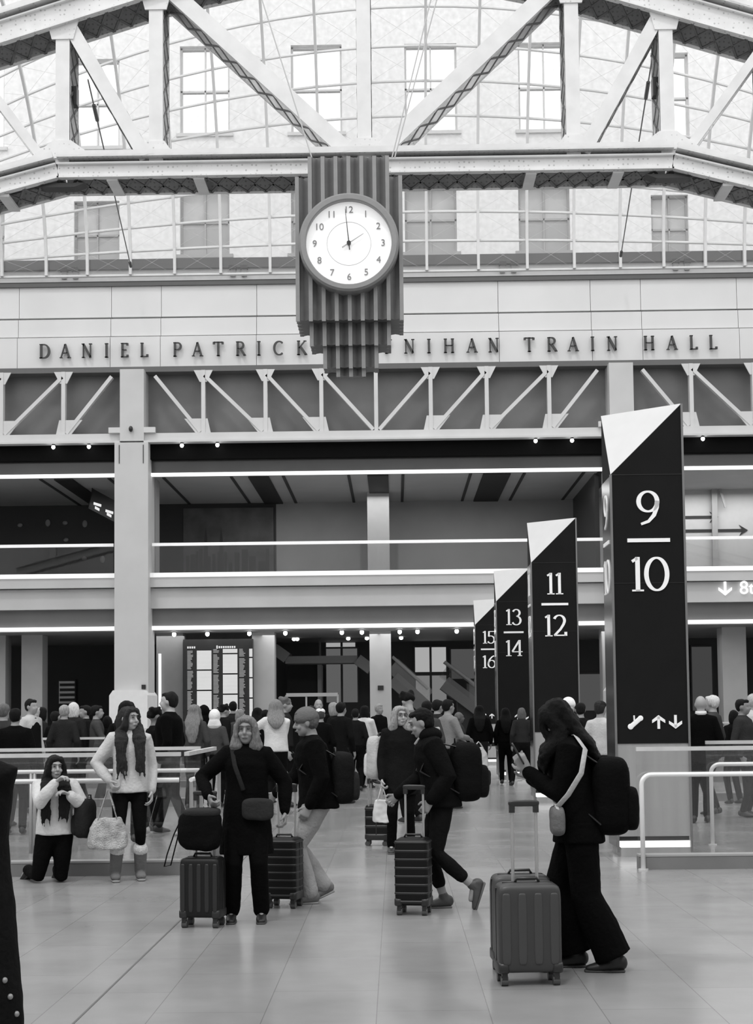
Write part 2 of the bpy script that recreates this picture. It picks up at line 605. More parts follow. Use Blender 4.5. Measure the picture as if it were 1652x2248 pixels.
# ------------------------------------------------------------------ lettering on the facade
letters = [('D', 98), ('A', 143), ('N', 191), ('I', 234), ('E', 273), ('L', 316), ('P', 389), ('A', 433), ('T', 479), ('R', 528), ('I', 568), ('C', 611), ('K', 662),
           ('M', 738), ('O', 795), ('Y', 848), ('N', 898), ('I', 941), ('H', 985), ('A', 1035), ('N', 1083), ('T', 1161), ('R', 1211), ('A', 1257), ('I', 1300), ('N', 1343),
           ('H', 1424), ('A', 1474), ('L', 1521), ('L', 1564)]
words = ['DANIEL', 'PATRICK', 'MOYNIHAN', 'TRAIN', 'HALL']
k = 0
LET = mat('dark_bronze_letters', 0.05, 0.4, 0.3)
zl0, zl1 = Z(777, 49.95), Z(746, 49.95)
for w in words:
    first = True
    cx = XA(letters[k][1], 49.95, 765)
    t = empty('wall_lettering', (cx, 49.95, zl0), 'dark raised serif capitals spelling %s on the lowest stone band' % w, 'lettering', 'inscription across the far wall')
    for ch in w:
        assert letters[k][0] == ch
        cx = XA(letters[k][1], 49.95, 765)
        h = zl1 - zl0
        wd = GL[ch][0] * h * .95
        mb = MB()
        glyph(mb, ch, lambda x, z, d: (cx - wd / 2 + x, 49.90 + d, zl0 + z), h, 0.08, 1.3, .95)
        o = build('letter', mb, LET, t)
        k += 1

# ------------------------------------------------------------------ trussed frieze under the bands
zt, zm, zbm = Z(812), Z(950), Z(968)
struct('wall_frieze', MB().box(XL, XR, 50.35, 50.6, zbm, zt), GREYP, 'grey mesh panels behind the small steel truss')
struct('trim_7', MB().box(XL, XR, 49.75, 50.5, zt - .02, zt + .16), mat('frieze_top', 0.12, 0.6), 'dark ledge over the small steel truss')
L0, C0, R0 = colx[0], XA(825, 49.7, 880), colx[1]
offs = [XA(825 + d, 49.7, 880) - C0 for d in (120, 243, 380, 513)]
bays = []
for c in (C0 - 2 * (C0 - L0), C0, C0 + 2 * (R0 - C0)):
    bays.append(c)
for bi, c in enumerate(bays):
    who = ('left of the near-left column', 'between the two columns behind the clock', 'right of the sign totem')[bi]
    t = empty('frieze_truss', (c, 49.7, zbm), 'pale steel truss bay of posts and diagonals, %s' % who, 'truss', 'small trusses of the frieze')
    hcol = (XA(315, 49.3, 1200) - XA(262, 49.3, 1200)) / 2 + .01
    x0, x1 = c - (R0 - L0) / 2 + hcol, c + (R0 - L0) / 2 - hcol
    build('bottom_chord', MB().box(x0, x1, 49.55, 50.0, zbm, zm), STEEL, t)
    build('bottom_flange', MB().box(x0, x1, 49.35, 50.3, zbm - .06, zbm), STEEL, t)
    zz0, zz1 = zm, zt
    for s in (-1, 1):
        xs = [0] + offs
        for i in range(4):
            a, b = c + s * xs[i], c + s * xs[i + 1]
            # post at a (centre post only once), diagonal from bottom of a to top of b
            if (i > 0 or s > 0):
                build('post', MB().box(a - .065, a + .065, 49.65, 49.9, zz0, zz1), STEEL, t)
            bx = b - s * (.40 if i == 3 else 0.04)
            build('diagonal', MB().bar((a + s * .10, 49.75, zz0 + .05), (bx, 49.75, zz1 - .18), (0, 1, 0), .2, .12), STEEL, t)
            if i < 3:
                build('gusset', MB().prism([(b - .32, zz1), (b + .32, zz1), (b + .12, zz1 - .40), (b - .12, zz1 - .40)], 'y', 49.68, 49.72), STEEL, t)
            if i > 0:
                build('gusset', MB().prism([(a - .25, zz0), (a + s * .0 + .25, zz0), (a + .5 * max(s, 0) + .14, zz0 + .5), (a - .5 * max(-s, 0) - .14, zz0 + .5)], 'y', 49.68, 49.72), STEEL, t)

# columns
for i, cx in enumerate((L0 - (R0 - L0), L0, R0, R0 + (R0 - L0))):
    if not (XL + 1 < cx < XR - 1): continue
    t = empty('column', (cx, 49.5, 0), ('pale square stone column rising from its pedestal, left of the departures board', 'pale square stone column hidden behind the 9 over 10 sign totem')[0 if cx < 0 else 1], 'column', 'columns of the far facade')
    hw = (XA(323, 49.3, 1200) - XA(249, 49.3, 1200)) / 2
    build('shaft', MB().box(cx - hw, cx + hw, 49.3, 50.6, 2.2, zbm - .07), PANEL2, t)
    build('neck', MB().box(cx - .3, cx + .3, 49.9, 50.3, zbm - .07, zbm), PANEL2, t)
    hn = (XA(315, 49.3, 1200) - XA(262, 49.3, 1200)) / 2
    build('upper_shaft', MB().box(cx - hn, cx + hn, 49.4, 50.35, zbm, zt), PANEL2, t)
    for s in (-1, 1):
        build('bracket', MB().box(cx + s * hn, cx + s * (hn + .38), 49.40, 49.54, zm, zm + .18), STEEL, t)
        build('groove', MB().box(cx + s * hn - .012, cx + s * hn + .012, 49.28, 49.31, Z(1018), Z(978)), GAP, t)
    hp = (XA(322, 48.8, 1540) - XA(238, 48.8, 1540)) / 2
    build('pedestal', MB().prism([(cx - hp, 0), (cx + hp, 0), (cx + hp, 2.25), (cx + hp - .12, 2.42), (cx - hp + .12, 2.42), (cx - hp, 2.25)], 'y', 48.75, 50.8), WHITE, t)
    if cx < 0:
        build('security_camera', MB().ell((cx - .02, 49.32, Z(943)), (.07, .07, .1)), DARK, t)
        build('outlet_box', MB().box(cx + .35, cx + .48, 49.22, 49.32, 2.46, 2.6), DARK, t)

# fascia between the frieze and the upper gallery
zc = Z(1040, 50.3)
struct('trim_8', MB().box(XL, XR, 49.75, 50.4, Z(1005, 50.0), zbm - .06), mat('dark_soffit', 0.003, 0.7, spec=.1), 'dark soffit band over the gallery')
struct('trim_9', MB().box(XL, XR, 50.0, 50.4, Z(1032, 50.0), Z(1005, 50.0)), DARKG, 'dark glossy fascia over the gallery')
struct('trim_10', MB().box(XL, XR, 49.93, 50.1, Z(1039.5, 50.0), Z(1033, 50.0)), STRIP, 'bright light strip along the head of the gallery opening')
# gallery ceiling with dark slots, back walls
CEIL = mat('gallery_ceiling', 0.34, 0.6, 0, 0.05, 1)
YB = 57.0
struct('ceiling_gallery', MB().box(XL, XR, 50.4, 62, zc, zc + .3), CEIL, 'grey ceiling of the upper gallery')
for i, (xa, xb) in enumerate(((545, 590), (806, 852), (1060, 1120), (120, 160), (1310, 1345))):
    a, b = XA(xa, 50.6, 1040), XA(xb, 50.6, 1040)
    struct('trim_%d' % (20 + i), MB().box(a, b, 50.5, YB, zc - .05, zc + .02), mat('black_slot', 0.006, 0.7), 'broad black slot across the gallery ceiling')
for i, xa in enumerate((360, 508, 622, 765, 884, 1032, 1150, 1280, 90, 240)):
    a = XA(xa, 50.6, 1040)
    struct('trim_%d' % (30 + i), MB().box(a - .05, a + .05, 50.5, YB, zc - .03, zc + .02), mat('thin_slot', 0.02, 0.7), 'thin dark line across the gallery ceiling')
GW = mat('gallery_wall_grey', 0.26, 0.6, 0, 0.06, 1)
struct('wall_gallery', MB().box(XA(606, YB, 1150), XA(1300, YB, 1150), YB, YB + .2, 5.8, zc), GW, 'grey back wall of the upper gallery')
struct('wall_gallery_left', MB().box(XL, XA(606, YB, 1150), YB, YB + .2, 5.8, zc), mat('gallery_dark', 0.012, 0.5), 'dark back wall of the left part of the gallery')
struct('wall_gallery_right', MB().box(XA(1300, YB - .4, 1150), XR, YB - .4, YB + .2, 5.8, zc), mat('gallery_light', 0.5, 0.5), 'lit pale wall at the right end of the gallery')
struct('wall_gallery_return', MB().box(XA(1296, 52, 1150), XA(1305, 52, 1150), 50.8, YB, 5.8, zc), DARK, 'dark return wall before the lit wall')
struct('wall_gallery_screen', MB().box(XA(332, 51.5, 1150), XA(350, 51.5, 1150), 50.7, 51.5, 5.8, zc), mat('gallery_screen', 0.3), 'grey pier beside the column in the gallery')
# gallery pier lit from below
t = empty('gallery_column', (XA(830, 54.5, 1150), 54.8, Z(1250)), 'grey square column standing in the upper gallery right of the clock bottom', 'column')
build('shaft', MB().box(XA(806, 54.5, 1150), XA(854, 54.5, 1150), 54.5, 55.4, 6.0, zc), mat('pier_grey', 0.4), t)
# mural picture
mx0, mx1 = XA(402, YB - .15, 1150), XA(600, YB - .15, 1150)
t = empty('skyline_mural', ((mx0 + mx1) / 2, YB - .1, 6.3), 'large dark picture with a vague skyline on the gallery back wall', 'picture')
build('canvas', MB().box(mx0, mx1, YB - .12, YB - .02, 6.3, ZA(1112, YB)), mat('mural_dark', 0.05, 0.5, 0, .5, 1.2), t)
mb = MB()
rs = random.Random(3)
xx = mx0 + .1
while xx < mx1 - .3:
    w_ = rs.uniform(.08, .3)
    mb.box(xx, xx + w_, YB - .14, YB - .12, 6.9, 7.35 + rs.uniform(0, .55) ** 1)
    xx += w_ + rs.uniform(0, .1)
for tx in (.25, .42):
    cx = mx0 + (mx1 - mx0) * tx
    mb.prism([(cx - .12, 6.9), (cx + .12, 6.9), (cx + .05, 8.3), (cx, 8.75), (cx - .05, 8.3)], 'y', YB - .145, YB - .12)
build('skyline', mb, mat('mural_towers', 0.02), t)
build('water', MB().box(mx0 + .1, mx1 - .1, YB - .14, YB - .12, 6.45, 6.85), mat('mural_water', 0.07, 0.4, 0, .4, 3), t)

# gallery slab, rims and fascias
struct('floor_gallery', MB().box(XL, XR, 49.9, 62, Z(1284) + .02, Z(1256)), mat('gallery_floor', 0.3), 'floor slab of the upper gallery')
struct('trim_11', MB().box(XL, XR, 49.66, 49.95, Z(1262, 49.7), Z(1252, 49.7)), mat('rim_white', 0.9, 0.4, 0, 0, 4, 0, 60, 0.25), 'bright rim along the gallery edge')
struct('trim_12', MB().box(XL, XR, 49.7, 49.9, Z(1283, 49.7), Z(1262, 49.7)), PANEL2, 'upper pale fascia of the gallery edge')
struct('trim_13', MB().box(XL, XR, 49.9, 50.2, Z(1330, 49.9), Z(1286, 49.9)), PANEL2, 'lower pale fascia of the gallery edge')
struct('trim_14', MB().box(XL, XR, 50.15, 50.4, Z(1369, 50.1), Z(1330, 50.1)), mat('grey_fascia', 0.17, 0.25, 0, .1, .6), 'grey glossy fascia over the ground floor shops')
struct('trim_15', MB().box(XL, XR, 50.08, 50.25, Z(1377, 50.1), Z(1369, 50.1)), STRIP, 'bright light strip over the ground floor shops')
zg = Z(1379, 50.2)
struct('ceiling_ground', MB().box(XL, XR, 50.3, 62, zg, zg + .2), mat('ground_ceiling', 0.25), 'grey ceiling over the ground floor shops')

# glass balustrade of the gallery
for i, (xa, xb) in enumerate(((-60, 249), (334, 1336), (1500, 1720))):
    a, b = XA(xa, 49.8, 1200), XA(xb, 49.8, 1200)
    t = empty('gallery_balustrade', ((a + b) / 2, 49.8, Z(1252, 49.8)), ('glass balustrade of the gallery left of the column', 'long glass balustrade of the gallery between the columns', 'glass balustrade of the gallery right of the sign totem')[i], 'railing', 'gallery balustrades')
    build('glass_panel', MB().box(a, b, 49.8, 49.82, Z(1252, 49.8), Z(1194, 49.8)), GLASS, t)
    build('handrail', MB().box(a, b, 49.76, 49.86, Z(1193, 49.8), Z(1186.5, 49.8)), mat('bright_rail', 0.9, .35, 0, 0, 4, 0, 60, .18), t)

# wayfinding on the right
t = empty('avenue_sign', (XA(1625, 49.85, 1292), 49.86, Z(1305, 49.85)), 'white down arrow and 8th lettering on the pale gallery fascia at the right edge', 'sign')
cx, cz = XA(1591, 49.86, 1292), P(1591, 1292, 49.86).z
mb = MB()
arrow(mb, cx, cz, .46, lambda x, z, d: (x, 49.84 + d, z), .05, up=False)
WL = emit_mat('lit_lettering', 1.3)
build('arrow', mb, WL, t)
text_mesh('8th', .62, .05, WL, 'lettering', t, lambda x, y, d: (XA(1622, 49.86, 1292) + x, 49.86 - d, cz + y), 'LEFT')
AY = 55.0
t = empty('arrow_sign', (XA(1560, AY, 1150), AY, P(1560, 1250, AY).z), 'pale wall panel with two long black arrows in the gallery right of the totem', 'sign')
build('panel', MB().box(XA(1420, AY, 1150), XR - 4, AY, AY + .15, 6.0, ZA(1053, AY)), mat('arrow_panel', 0.42), t)
build('light_head', MB().box(XA(1420, AY, 1150), XR - 4, AY - .12, AY, ZA(1053, AY) - .08, ZA(1053, AY)), STRIP, t)
for yy, xe in ((1135, 1576), (1164, 1640)):
    pz = P(xe, yy, AY).z
    x0, x1 = XA(1440, AY, 1150), XA(xe, AY, 1150)
    mb = MB().box(x0, x1 - .1, AY - .03, AY, pz - .05, pz + .05)
    mb.prism([(x1, pz), (x1 - .32, pz + .2), (x1 - .22, pz + .05), (x1 - .22, pz - .05), (x1 - .32, pz - .2)], 'y', AY - .035, AY)
    build('arrow', mb, DARK, t)
build('brace', MB().bar((XA(1567, AY, 1150) , AY - .15, ZA(1055, AY)), (XA(1565, AY, 1150), AY - .15, 6.1), (1, 0, 0), .2, .1), mat('brace_grey', .28), t)
build('brace', MB().bar((XA(1570, AY, 1150), AY - .2, ZA(1055, AY)), (XA(1590, AY, 1150), AY - .2, ZA(1125, AY)), (1, 0, 0), .08, .06), mat('brace_grey', .28), t)

# small shop sign hung in the dark gallery
sx = XA(225, 53, 1100)
t = empty('hanging_sign', (sx, 53, ZA(1130, 53)), 'small dark hanging sign with pale lettering in the dark gallery left of the column', 'sign')
build('board', MB().bar((XA(203, 53, 1100), 52.6, P(203, 1098, 53).z), (XA(248, 53, 1100), 53.6, P(248, 1120, 53).z), (0, 0, 1), .75, .05), DARK, t)
mb = MB()
for i, (xa, ya) in enumerate(((210, 1108), (213, 1117), (236, 1124), (239, 1131))):
    p = P(xa, ya, 52.9); q = P(xa + (16 if i % 2 == 0 else 9), ya + 5, 53.2)
    mb.bar(p + Vector((0, -.35, 0)), q + Vector((0, -.35, 0)), (0, 0, 1), .09, .02)
build('lettering', mb, emit_mat('sign_glow', .8), t)
build('hanger', MB().cyl((XA(206, 53, 1100), 52.7, ZA(1095, 53)), (XA(206, 53, 1100), 52.7, zc), .02), DARK, t)
for i, (x, y) in enumerate(((44, 1153), (105, 1148), (143, 1148), (186, 1150), (145, 1185), (225, 1228), (185, 1226))):
    p = P(x, y, YB - .03)
    mb = MB().ell((p.x, YB - .03, p.z), (.1, .05, .14 if i % 2 else .08))
    o = build('shop_emblem', mb, mat('emblem_grey', .22, .4), None)
    tag(o, 'faint grey shield ornament in the dark gallery window, %s' % ('leftmost, upper row', 'second in the upper row', 'third in the upper row', 'rightmost of the upper row', 'middle one below the upper row', 'right one just above the slab edge', 'small one left of the lowest shield')[i], 'ornament', 'ornaments in the dark gallery shop')

# ------------------------------------------------------------------ ground floor shops
GY = 60.0
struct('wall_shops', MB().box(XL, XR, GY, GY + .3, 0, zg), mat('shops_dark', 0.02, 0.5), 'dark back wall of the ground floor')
struct('wall_ground_divider', MB().box(XA(345, 52, 1450), XA(403, 52, 1450), 51.8, 52.6, 0, zg), mat('ground_pier', 0.22), 'grey wall left of the departures board')
struct('trim_16', MB().box(XA(348, 51.7, 1450), XA(353, 51.7, 1450), 51.65, 51.8, 0.8, Z(1425)), emit_mat('dim_strip', .9), 'upright light strip beside the departures board')
for i, (xa, xb, lab) in enumerate(((47, 93, 'pale ground floor pier left of the big column'), (553, 602, 'pale ground floor pier just right of the departures board'), (811, 858, 'pale ground floor pier under the clock'),
                              (1585, 1638, 'pale ground floor pier near the right edge'), (-40, 12, 'pale ground floor pier at the left edge'), (1288, 1328, 'narrow pale pier just left of the 9 over 10 totem'))):
    a, b = XA(xa, 52, 1450), XA(xb, 52, 1450)
    if i == 5: a = XA(1322, 52, 1450); b = XA(1334, 52, 1450)
    t = empty('pier', ((a + b) / 2, 52.4, 0), lab, 'column', 'piers of the ground floor')
    build('shaft', MB().box(a, b, 52, 52.8, 0, zg), mat('pier_pale', 0.45, .5, 0, .08, 1), t)
    if i == 2:
        build('wall_switch', MB().box((a + b) / 2 - .1, (a + b) / 2 + .1, 51.95, 52, P(833, 1515, 52).z, P(833, 1505, 52).z), DARK, t)

# departures board
BYf = 51.6
bx0, bx1 = XA(402, BYf, 1480), XA(555, BYf, 1480)
bz0, bz1 = 1.0, P(480, 1403, BYf).z
t = empty('departures_board', ((bx0 + bx1) / 2, BYf, bz0), 'tall lit timetable board with three columns of rows beside the pale pier', 'information board')
build('housing', MB().box(bx0, bx1, BYf, BYf + .3, bz0, bz1), DARK, t)
SCR = emit_mat('screen_bright', .72)
SCR2 = emit_mat('screen_mid', .28)
rr = random.Random(5)
cols = [(411, 432, 464), (468, 489, 521), (525, 547, 554)]
ztop = P(480, 1425, BYf).z
rows = 58
rh = (ztop - 1.15) / rows
for c0, c1, c2 in cols:
    xa, xb, xc = (XA(v, BYf, 1480) for v in (c0, c1, c2))
    mbt, mbb = MB(), MB()
    for r_ in range(rows):
        z1 = ztop - r_ * rh
        z0_ = z1 - rh * .62
        gap = r_ in {int(rr.random() * rows) for _ in range(1)}
        if (r_ + int(c0)) % 15 == 6:
            continue
        mbt.box(xa, xa + (xb - xa) * rr.uniform(.35, .62), BYf - .012, BYf, z0_, z1)
        mbb.box(xb, xc, BYf - .012, BYf, z1 - rh * .86, z1)
    build('destination_rows', mbt, SCR2, t)
    build('time_rows', mbb, SCR, t)
mb = MB()
for xa, xb in ((411, 430), (480, 514)):
    x = XA(xa, BYf, 1480); e = XA(xb, BYf, 1480)
    while x < e:
        mb.box(x, x + .05, BYf - .012, BYf, P(480, 1423, BYf).z, P(480, 1418.5, BYf).z); x += .075
mb.box(XA(475, BYf, 1480), XA(478, BYf, 1480), BYf - .012, BYf, P(480, 1424, BYf).z, P(480, 1417, BYf).z)
build('header_lettering', mb, SCR, t)

# lit glazing, escalator and shop front details at ground level
def lit_panel(xa, xb, ya, yb, y, g_, lab, name='shop_window', mull=()):
    a, b = XA(xa, y, 1480), XA(xb, y, 1480)
    z1, z0 = P((xa + xb) / 2, ya, y).z, max(0.0, P((xa + xb) / 2, yb, y).z)
    t = empty(name, ((a + b) / 2, y, z0), lab, 'window', 'lit shop windows')
    build('pane', MB().box(a, b, y, y + .05, z0, z1), emit_mat('pane_%g' % g_, g_), t)
    mb = MB().box(a - .05, a, y - .05, y + .05, z0, z1).box(b, b + .05, y - .05, y + .05, z0, z1).box(a - .05, b + .05, y - .05, y + .05, z1, z1 + .06)
    for m_ in mull:
        x = XA(m_, y, 1480)
        mb.box(x - .045, x + .045, y - .05, y + .05, z0, z1)
    build('frame', mb, DARK, t)

lit_panel(716, 784, 1424, 1542, 59.93, .10, 'lit grey shop window behind the stair landing, left of the middle pier', mull=(750,))
lit_panel(911, 979, 1421, 1475, 59.93, .36, 'brightest shop window pair right of the middle pier', mull=(945,))
lit_panel(912, 979, 1483, 1560, 59.93, .17, 'grey shop window below the brightest one', mull=(945,))
lit_panel(990, 1040, 1425, 1490, 59.93, .07, 'dim shop window right of the bright window pair')
lit_panel(716, 780, 1411, 1420, 59.93, .33, 'small bright window strip above the stair landing', mull=(750,))
lit_panel(130, 165, 1495, 1545, 59.93, .10, 'dim shop display left of the column pedestal')
lit_panel(1265, 1318, 1480, 1560, 59.93, .07, 'dim shop window left of the 9 over 10 totem')
lit_panel(1518, 1562, 1420, 1560, 59.93, .05, 'dark shop window right of the 9 over 10 totem')
t = empty('display_shelves', (XA(148, 57, 1500), 57, 1.5), 'faint lit shelves in the dark shop left of the column', 'shelf')
build('back_panel', MB().box(XA(131, 57, 1500), XA(165, 57, 1500), 57, 57.1, 0, P(148, 1492, 57).z), DARK, t)
for i in range(5):
    p = P(148, 1498 + i * 11, 57)
    build('shelf', MB().box(XA(132, 57, 1500), XA(164, 57, 1500), 56.8, 57, p.z - .04, p.z + .04), mat('shelf_grey', .25, .5, 0, 0, 4, 0, 60, .05), t)
# escalators
def escal(x0, y0, x1, y1, y, lab):
    p, q = P(x0, y0, y), P(x1, y1, y)
    t = empty('escalator', ((p.x + q.x) / 2, y, min(p.z, q.z)), lab, 'escalator', 'escalators behind the ground floor piers')
    build('truss', MB().bar(p, q, (0, 1, 0), 1.2, .55), mat('escalator_grey', .16, .4), t)
    build('support', MB().box((p.x + q.x) / 2 - .3, (p.x + q.x) / 2 + .3, y - .2, y + .2, 0, (p.z + q.z) / 2), DARK, t)
    for s in (-.6, .6):
        build('handrail', MB().bar(p + Vector((0, s, .8)), q + Vector((0, s, .8)), (0, 1, 0), .08, .08), mat('esc_rail', .35), t)
        build('glass_side', MB().bar(p + Vector((0, s, .5)), q + Vector((0, s, .5)), (0, 1, 0), .02, .6), GLASS, t)
escal(862, 1490, 940, 1560, 55.5, 'grey escalator descending right of the middle pier')
escal(975, 1500, 1065, 1568, 56.5, 'darker escalator descending behind the 15 over 16 totem')
t = empty('stair_landing', (XA(690, 56, 1450), 56, 2.4), 'grey overhead landing beam between the pale piers', 'landing')
build('hanger', MB().box(XA(700, 56, 1450), XA(704, 56, 1450), 56, 56.1, P(700, 1442, 56).z, zg), DARK, t)
build('deck', MB().box(XA(628, 56, 1450), XA(785, 56, 1450), 55.5, 57, P(700, 1457, 56).z, P(700, 1441, 56).z), mat('landing_grey', .2), t)
build('flight', MB().bar(P(785, 1448, 56), P(814, 1470, 56), (0, 1, 0), 1.2, .4), mat('landing_grey', .2), t)
build('flight', MB().bar(P(603, 1425, 56), P(632, 1446, 56), (0, 1, 0), 1.2, .4), mat('landing_grey', .2), t)
t = empty('ticket_barrier', (XA(695, 50.8, 1540), 50.8, 0), 'low frame of thin grey rails in front of the landing', 'railing')
pz = P(700, 1525, 50.8).z
a, b = XA(628, 50.8, 1530), XA(741, 50.8, 1530)
build('top_rail', MB().box(a, b, 50.75, 50.85, pz - .06, pz + .06), mat('esc_rail', .35), t)
for x in (628, 672, 741):
    x = XA(x, 50.8, 1530)
    build('post', MB().box(x - .03, x + .03, 50.77, 50.83, 0, pz), mat('esc_rail', .35), t)
t = empty('dark_kiosk', (XA(670, 58, 1500), 58, 0), 'black square kiosk front behind the thin rails', 'kiosk')
build('front', MB().box(XA(630, 58, 1500), XA(696, 58, 1500), 58, 59, 0, P(660, 1460, 58).z), mat('black_slot', .006), t)
build('trim_frame', MB().box(XA(697, 58, 1500), XA(706, 58, 1500), 57.9, 59, 0, P(660, 1460, 58).z), mat('esc_rail', .35), t)
# soffit downlights
def spot(px, py, y, r, lab, grp, z=None):
    p = P(px, py, y)
    if z: p.z = z
    t = empty('downlight', (p.x, y, p.z), lab, 'lamp', grp)
    build('bulb', MB().ell((p.x, y, p.z), (r, r, r * 1.15), nu=12, nv=8), SPOT, t, smooth=True)
    build('housing', MB().cyl((p.x, y, p.z + r * .8), (p.x, y, p.z + r * .8 + .035), r * .9, 12), DARK, t)
ups = [117, 195, 399, 477, 1175, 1255, 1542]
for i, x in enumerate(ups):
    yy = 983 - (x) * .0128
    spot(x, yy, 49.5, .062, 'spotlight under the small truss, %s' % ('first from the left edge', 'second from the left edge', 'first right of the column', 'second right of the column', 'left one of the pair before the 9 over 10 totem', 'right one of the pair before the 9 over 10 totem', 'single one right of the 9 over 10 totem')[i], 'spotlights under the frieze')
gs = [(382, 1396), (455, 1394), (547, 1394), (626, 1392), (750, 1392), (794, 1393), (877, 1391), (916, 1390), (1002, 1391)]
for i, (x, y) in enumerate(gs):
    spot(x, y, 51.0, .07, 'ceiling downlight over the ground floor, %s' % ('over the left edge of the departures board', 'over the middle of the departures board', 'over the right edge of the departures board', 'right of the pier beside the board', 'left of the pair before the middle pier', 'right of the pair before the middle pier', 'just right of the middle pier', 'second right of the middle pier', 'left of the 15 over 16 totem')[i], 'ground floor downlights', zg - .088)
for x, y in ((645, 1395), (652, 1396), (764, 1396), (805, 1395), (880, 1396)):
    xx_ = XA(x, 56, y)
    o = build('ceiling_lamp', MB().ell((xx_, 56, zg - .05), (.08, .08, .07), nu=10, nv=6), emit_mat('far_lamp', 3), None)
    tag(o, 'tiny far ceiling lamp deep in the ground floor, %s' % {645: 'leftmost of them', 652: 'second from the left', 764: 'above the landing end', 805: 'beside the middle pier', 880: 'right of the middle pier'}[x], 'lamp', 'far ceiling lamps')
# unseen fill lights for the ground floor and gallery
def area(px, y, z, e, sx=6, sy=3):
    l = bpy.data.lights.new('interior_fill_light', 'AREA')
    l.energy = e; l.shape = 'RECTANGLE'; l.size = sx; l.size_y = sy
    o = bpy.data.objects.new('interior_fill_light', l)
    o.location = (XA(px, y, 1300), y, z)
    COL.objects.link(o)
for px_ in (420, 700, 960, 1400):
    area(px_, 51.6, zg - .1, 42, 4, 1.2)
area(830, 53.6, zc - .15, 190, 12, 1.5)  # added to brighten the gallery back wall and ceiling
area(1560, 53.6, zc - .15, 170, 6, 1.5)  # added to brighten the wall with the arrow sign

# ------------------------------------------------------------------ glass roof vault behind the truss
VR, VY, VZ = 12.4, 50.9, ZA(597, 50.9)
DC = 0.0021


def vault(x, a, off=0.0):
    """point of the shell: a = angle from the springing"""
    h = (VR + off) * math.sin(a)
    s = VR - (VR + off) * math.cos(a)
    xc = x - 1.0
    return Vector((x, VY - s, VZ + h * (1 - DC * xc * xc * 1.0)))


t = empty('glass_roof', (0, VY, VZ), 'curved glass roof vault of white ribs and panes behind the big truss', 'roof')
vxs = [XA(v, 50.9, 560) for v in (6, 103, 193, 287, 384, 485, 593, 703, 815, 936, 1049, 1156, 1259, 1360, 1455, 1546, 1632)]
while vxs[0] > XL + 3: vxs.insert(0, vxs[0] - 1.45)
while vxs[-1] < XR - 3: vxs.append(vxs[-1] + 1.4)
A1 = 2.2
RIB = mat('roof_rib_white', 0.72, .5)
NA = 26
for x in vxs:
    mb = MB()
    pts = [vault(x, A1 * i / NA) for i in range(NA + 1)]
    rs_ = []
    for i, p in enumerate(pts):
        a = A1 * i / NA
        n_ = Vector((0, math.cos(a), math.sin(a)))
        rs_.append([p + Vector((-.045, 0, 0)), p + Vector((.045, 0, 0)), p + Vector((.045, 0, 0)) - n_ * .14, p + Vector((-.045, 0, 0)) - n_ * .14])
    mb.rings(rs_)
    build('rib', mb, RIB, t)
hs = [0.0, 0.085, 0.165, 0.25, 0.335, 0.42, 0.51, 0.6, 0.7, 0.8, 0.92, 1.04, 1.18, 1.32, 1.5, 1.7, 1.95, 2.2]
for a in hs:
    mb = MB()
    pts = [vault(vxs[0] + (vxs[-1] - vxs[0]) * i / 40, a, .02) for i in range(41)]
    mb.tube(pts, [.05] * 41, 6, (0, 0, 1), False)
    build('purlin', mb, RIB, t)
# glass skin
mb = MB()
NX = len(vxs)
vs = [vault(x, A1 * j / NA, .06) for x in vxs for j in range(NA + 1)]
fs = [(i * (NA + 1) + j, (i + 1) * (NA + 1) + j, (i + 1) * (NA + 1) + j + 1, i * (NA + 1) + j + 1) for i in range(NX - 1) for j in range(NA)]
mb.add(vs, fs)
build('glass_skin', mb, ROOFG, t)
# thin bracing wires of the shell, crossing in each bay
mb = MB()
for i in range(NX - 1):
    for j in range(len(hs) - 8):
        p, q = vault(vxs[i], hs[j], -.03), vault(vxs[i + 1], hs[j + 1], -.03)
        r_, s_ = vault(vxs[i + 1], hs[j], -.03), vault(vxs[i], hs[j + 1], -.03)
        mb.bar(p, q, (0, 1, 0), .005, .005).bar(r_, s_, (0, 1, 0), .005, .005)
build('bracing_wires', mb, mat('wire_grey', .6), t)

# ------------------------------------------------------------------ building across the yard
BY = 60.0
bwall = mat('yard_brick', 0.68, .7, 0, .10, 5)
WF = mat('window_frame_grey', 0.5, .5)
t = empty('yard_building', (0, BY, 12), 'pale brick building with tall windows seen through the glass roof', 'building')
wins = []
for cx_, w_ in ((212, 100), (449, 108), (694, 110), (945, 112), (1194, 110), (1470, 78), (-40, 100), (1720, 100)):
    for ri, (ya, yb, low) in enumerate(((96, 290, 0), (408, 556, 1), (-260, -80, 0))):
        yo = -(cx_ - 826) * .0107 + (26 if cx_ < 300 or cx_ > 1400 else 0)
        p0 = P(cx_ - w_ / 2, yb + yo, BY); p1 = P(cx_ + w_ / 2, ya + yo, BY)
        wins.append((p0.x, p1.x, p0.z, p1.z, low, ri))
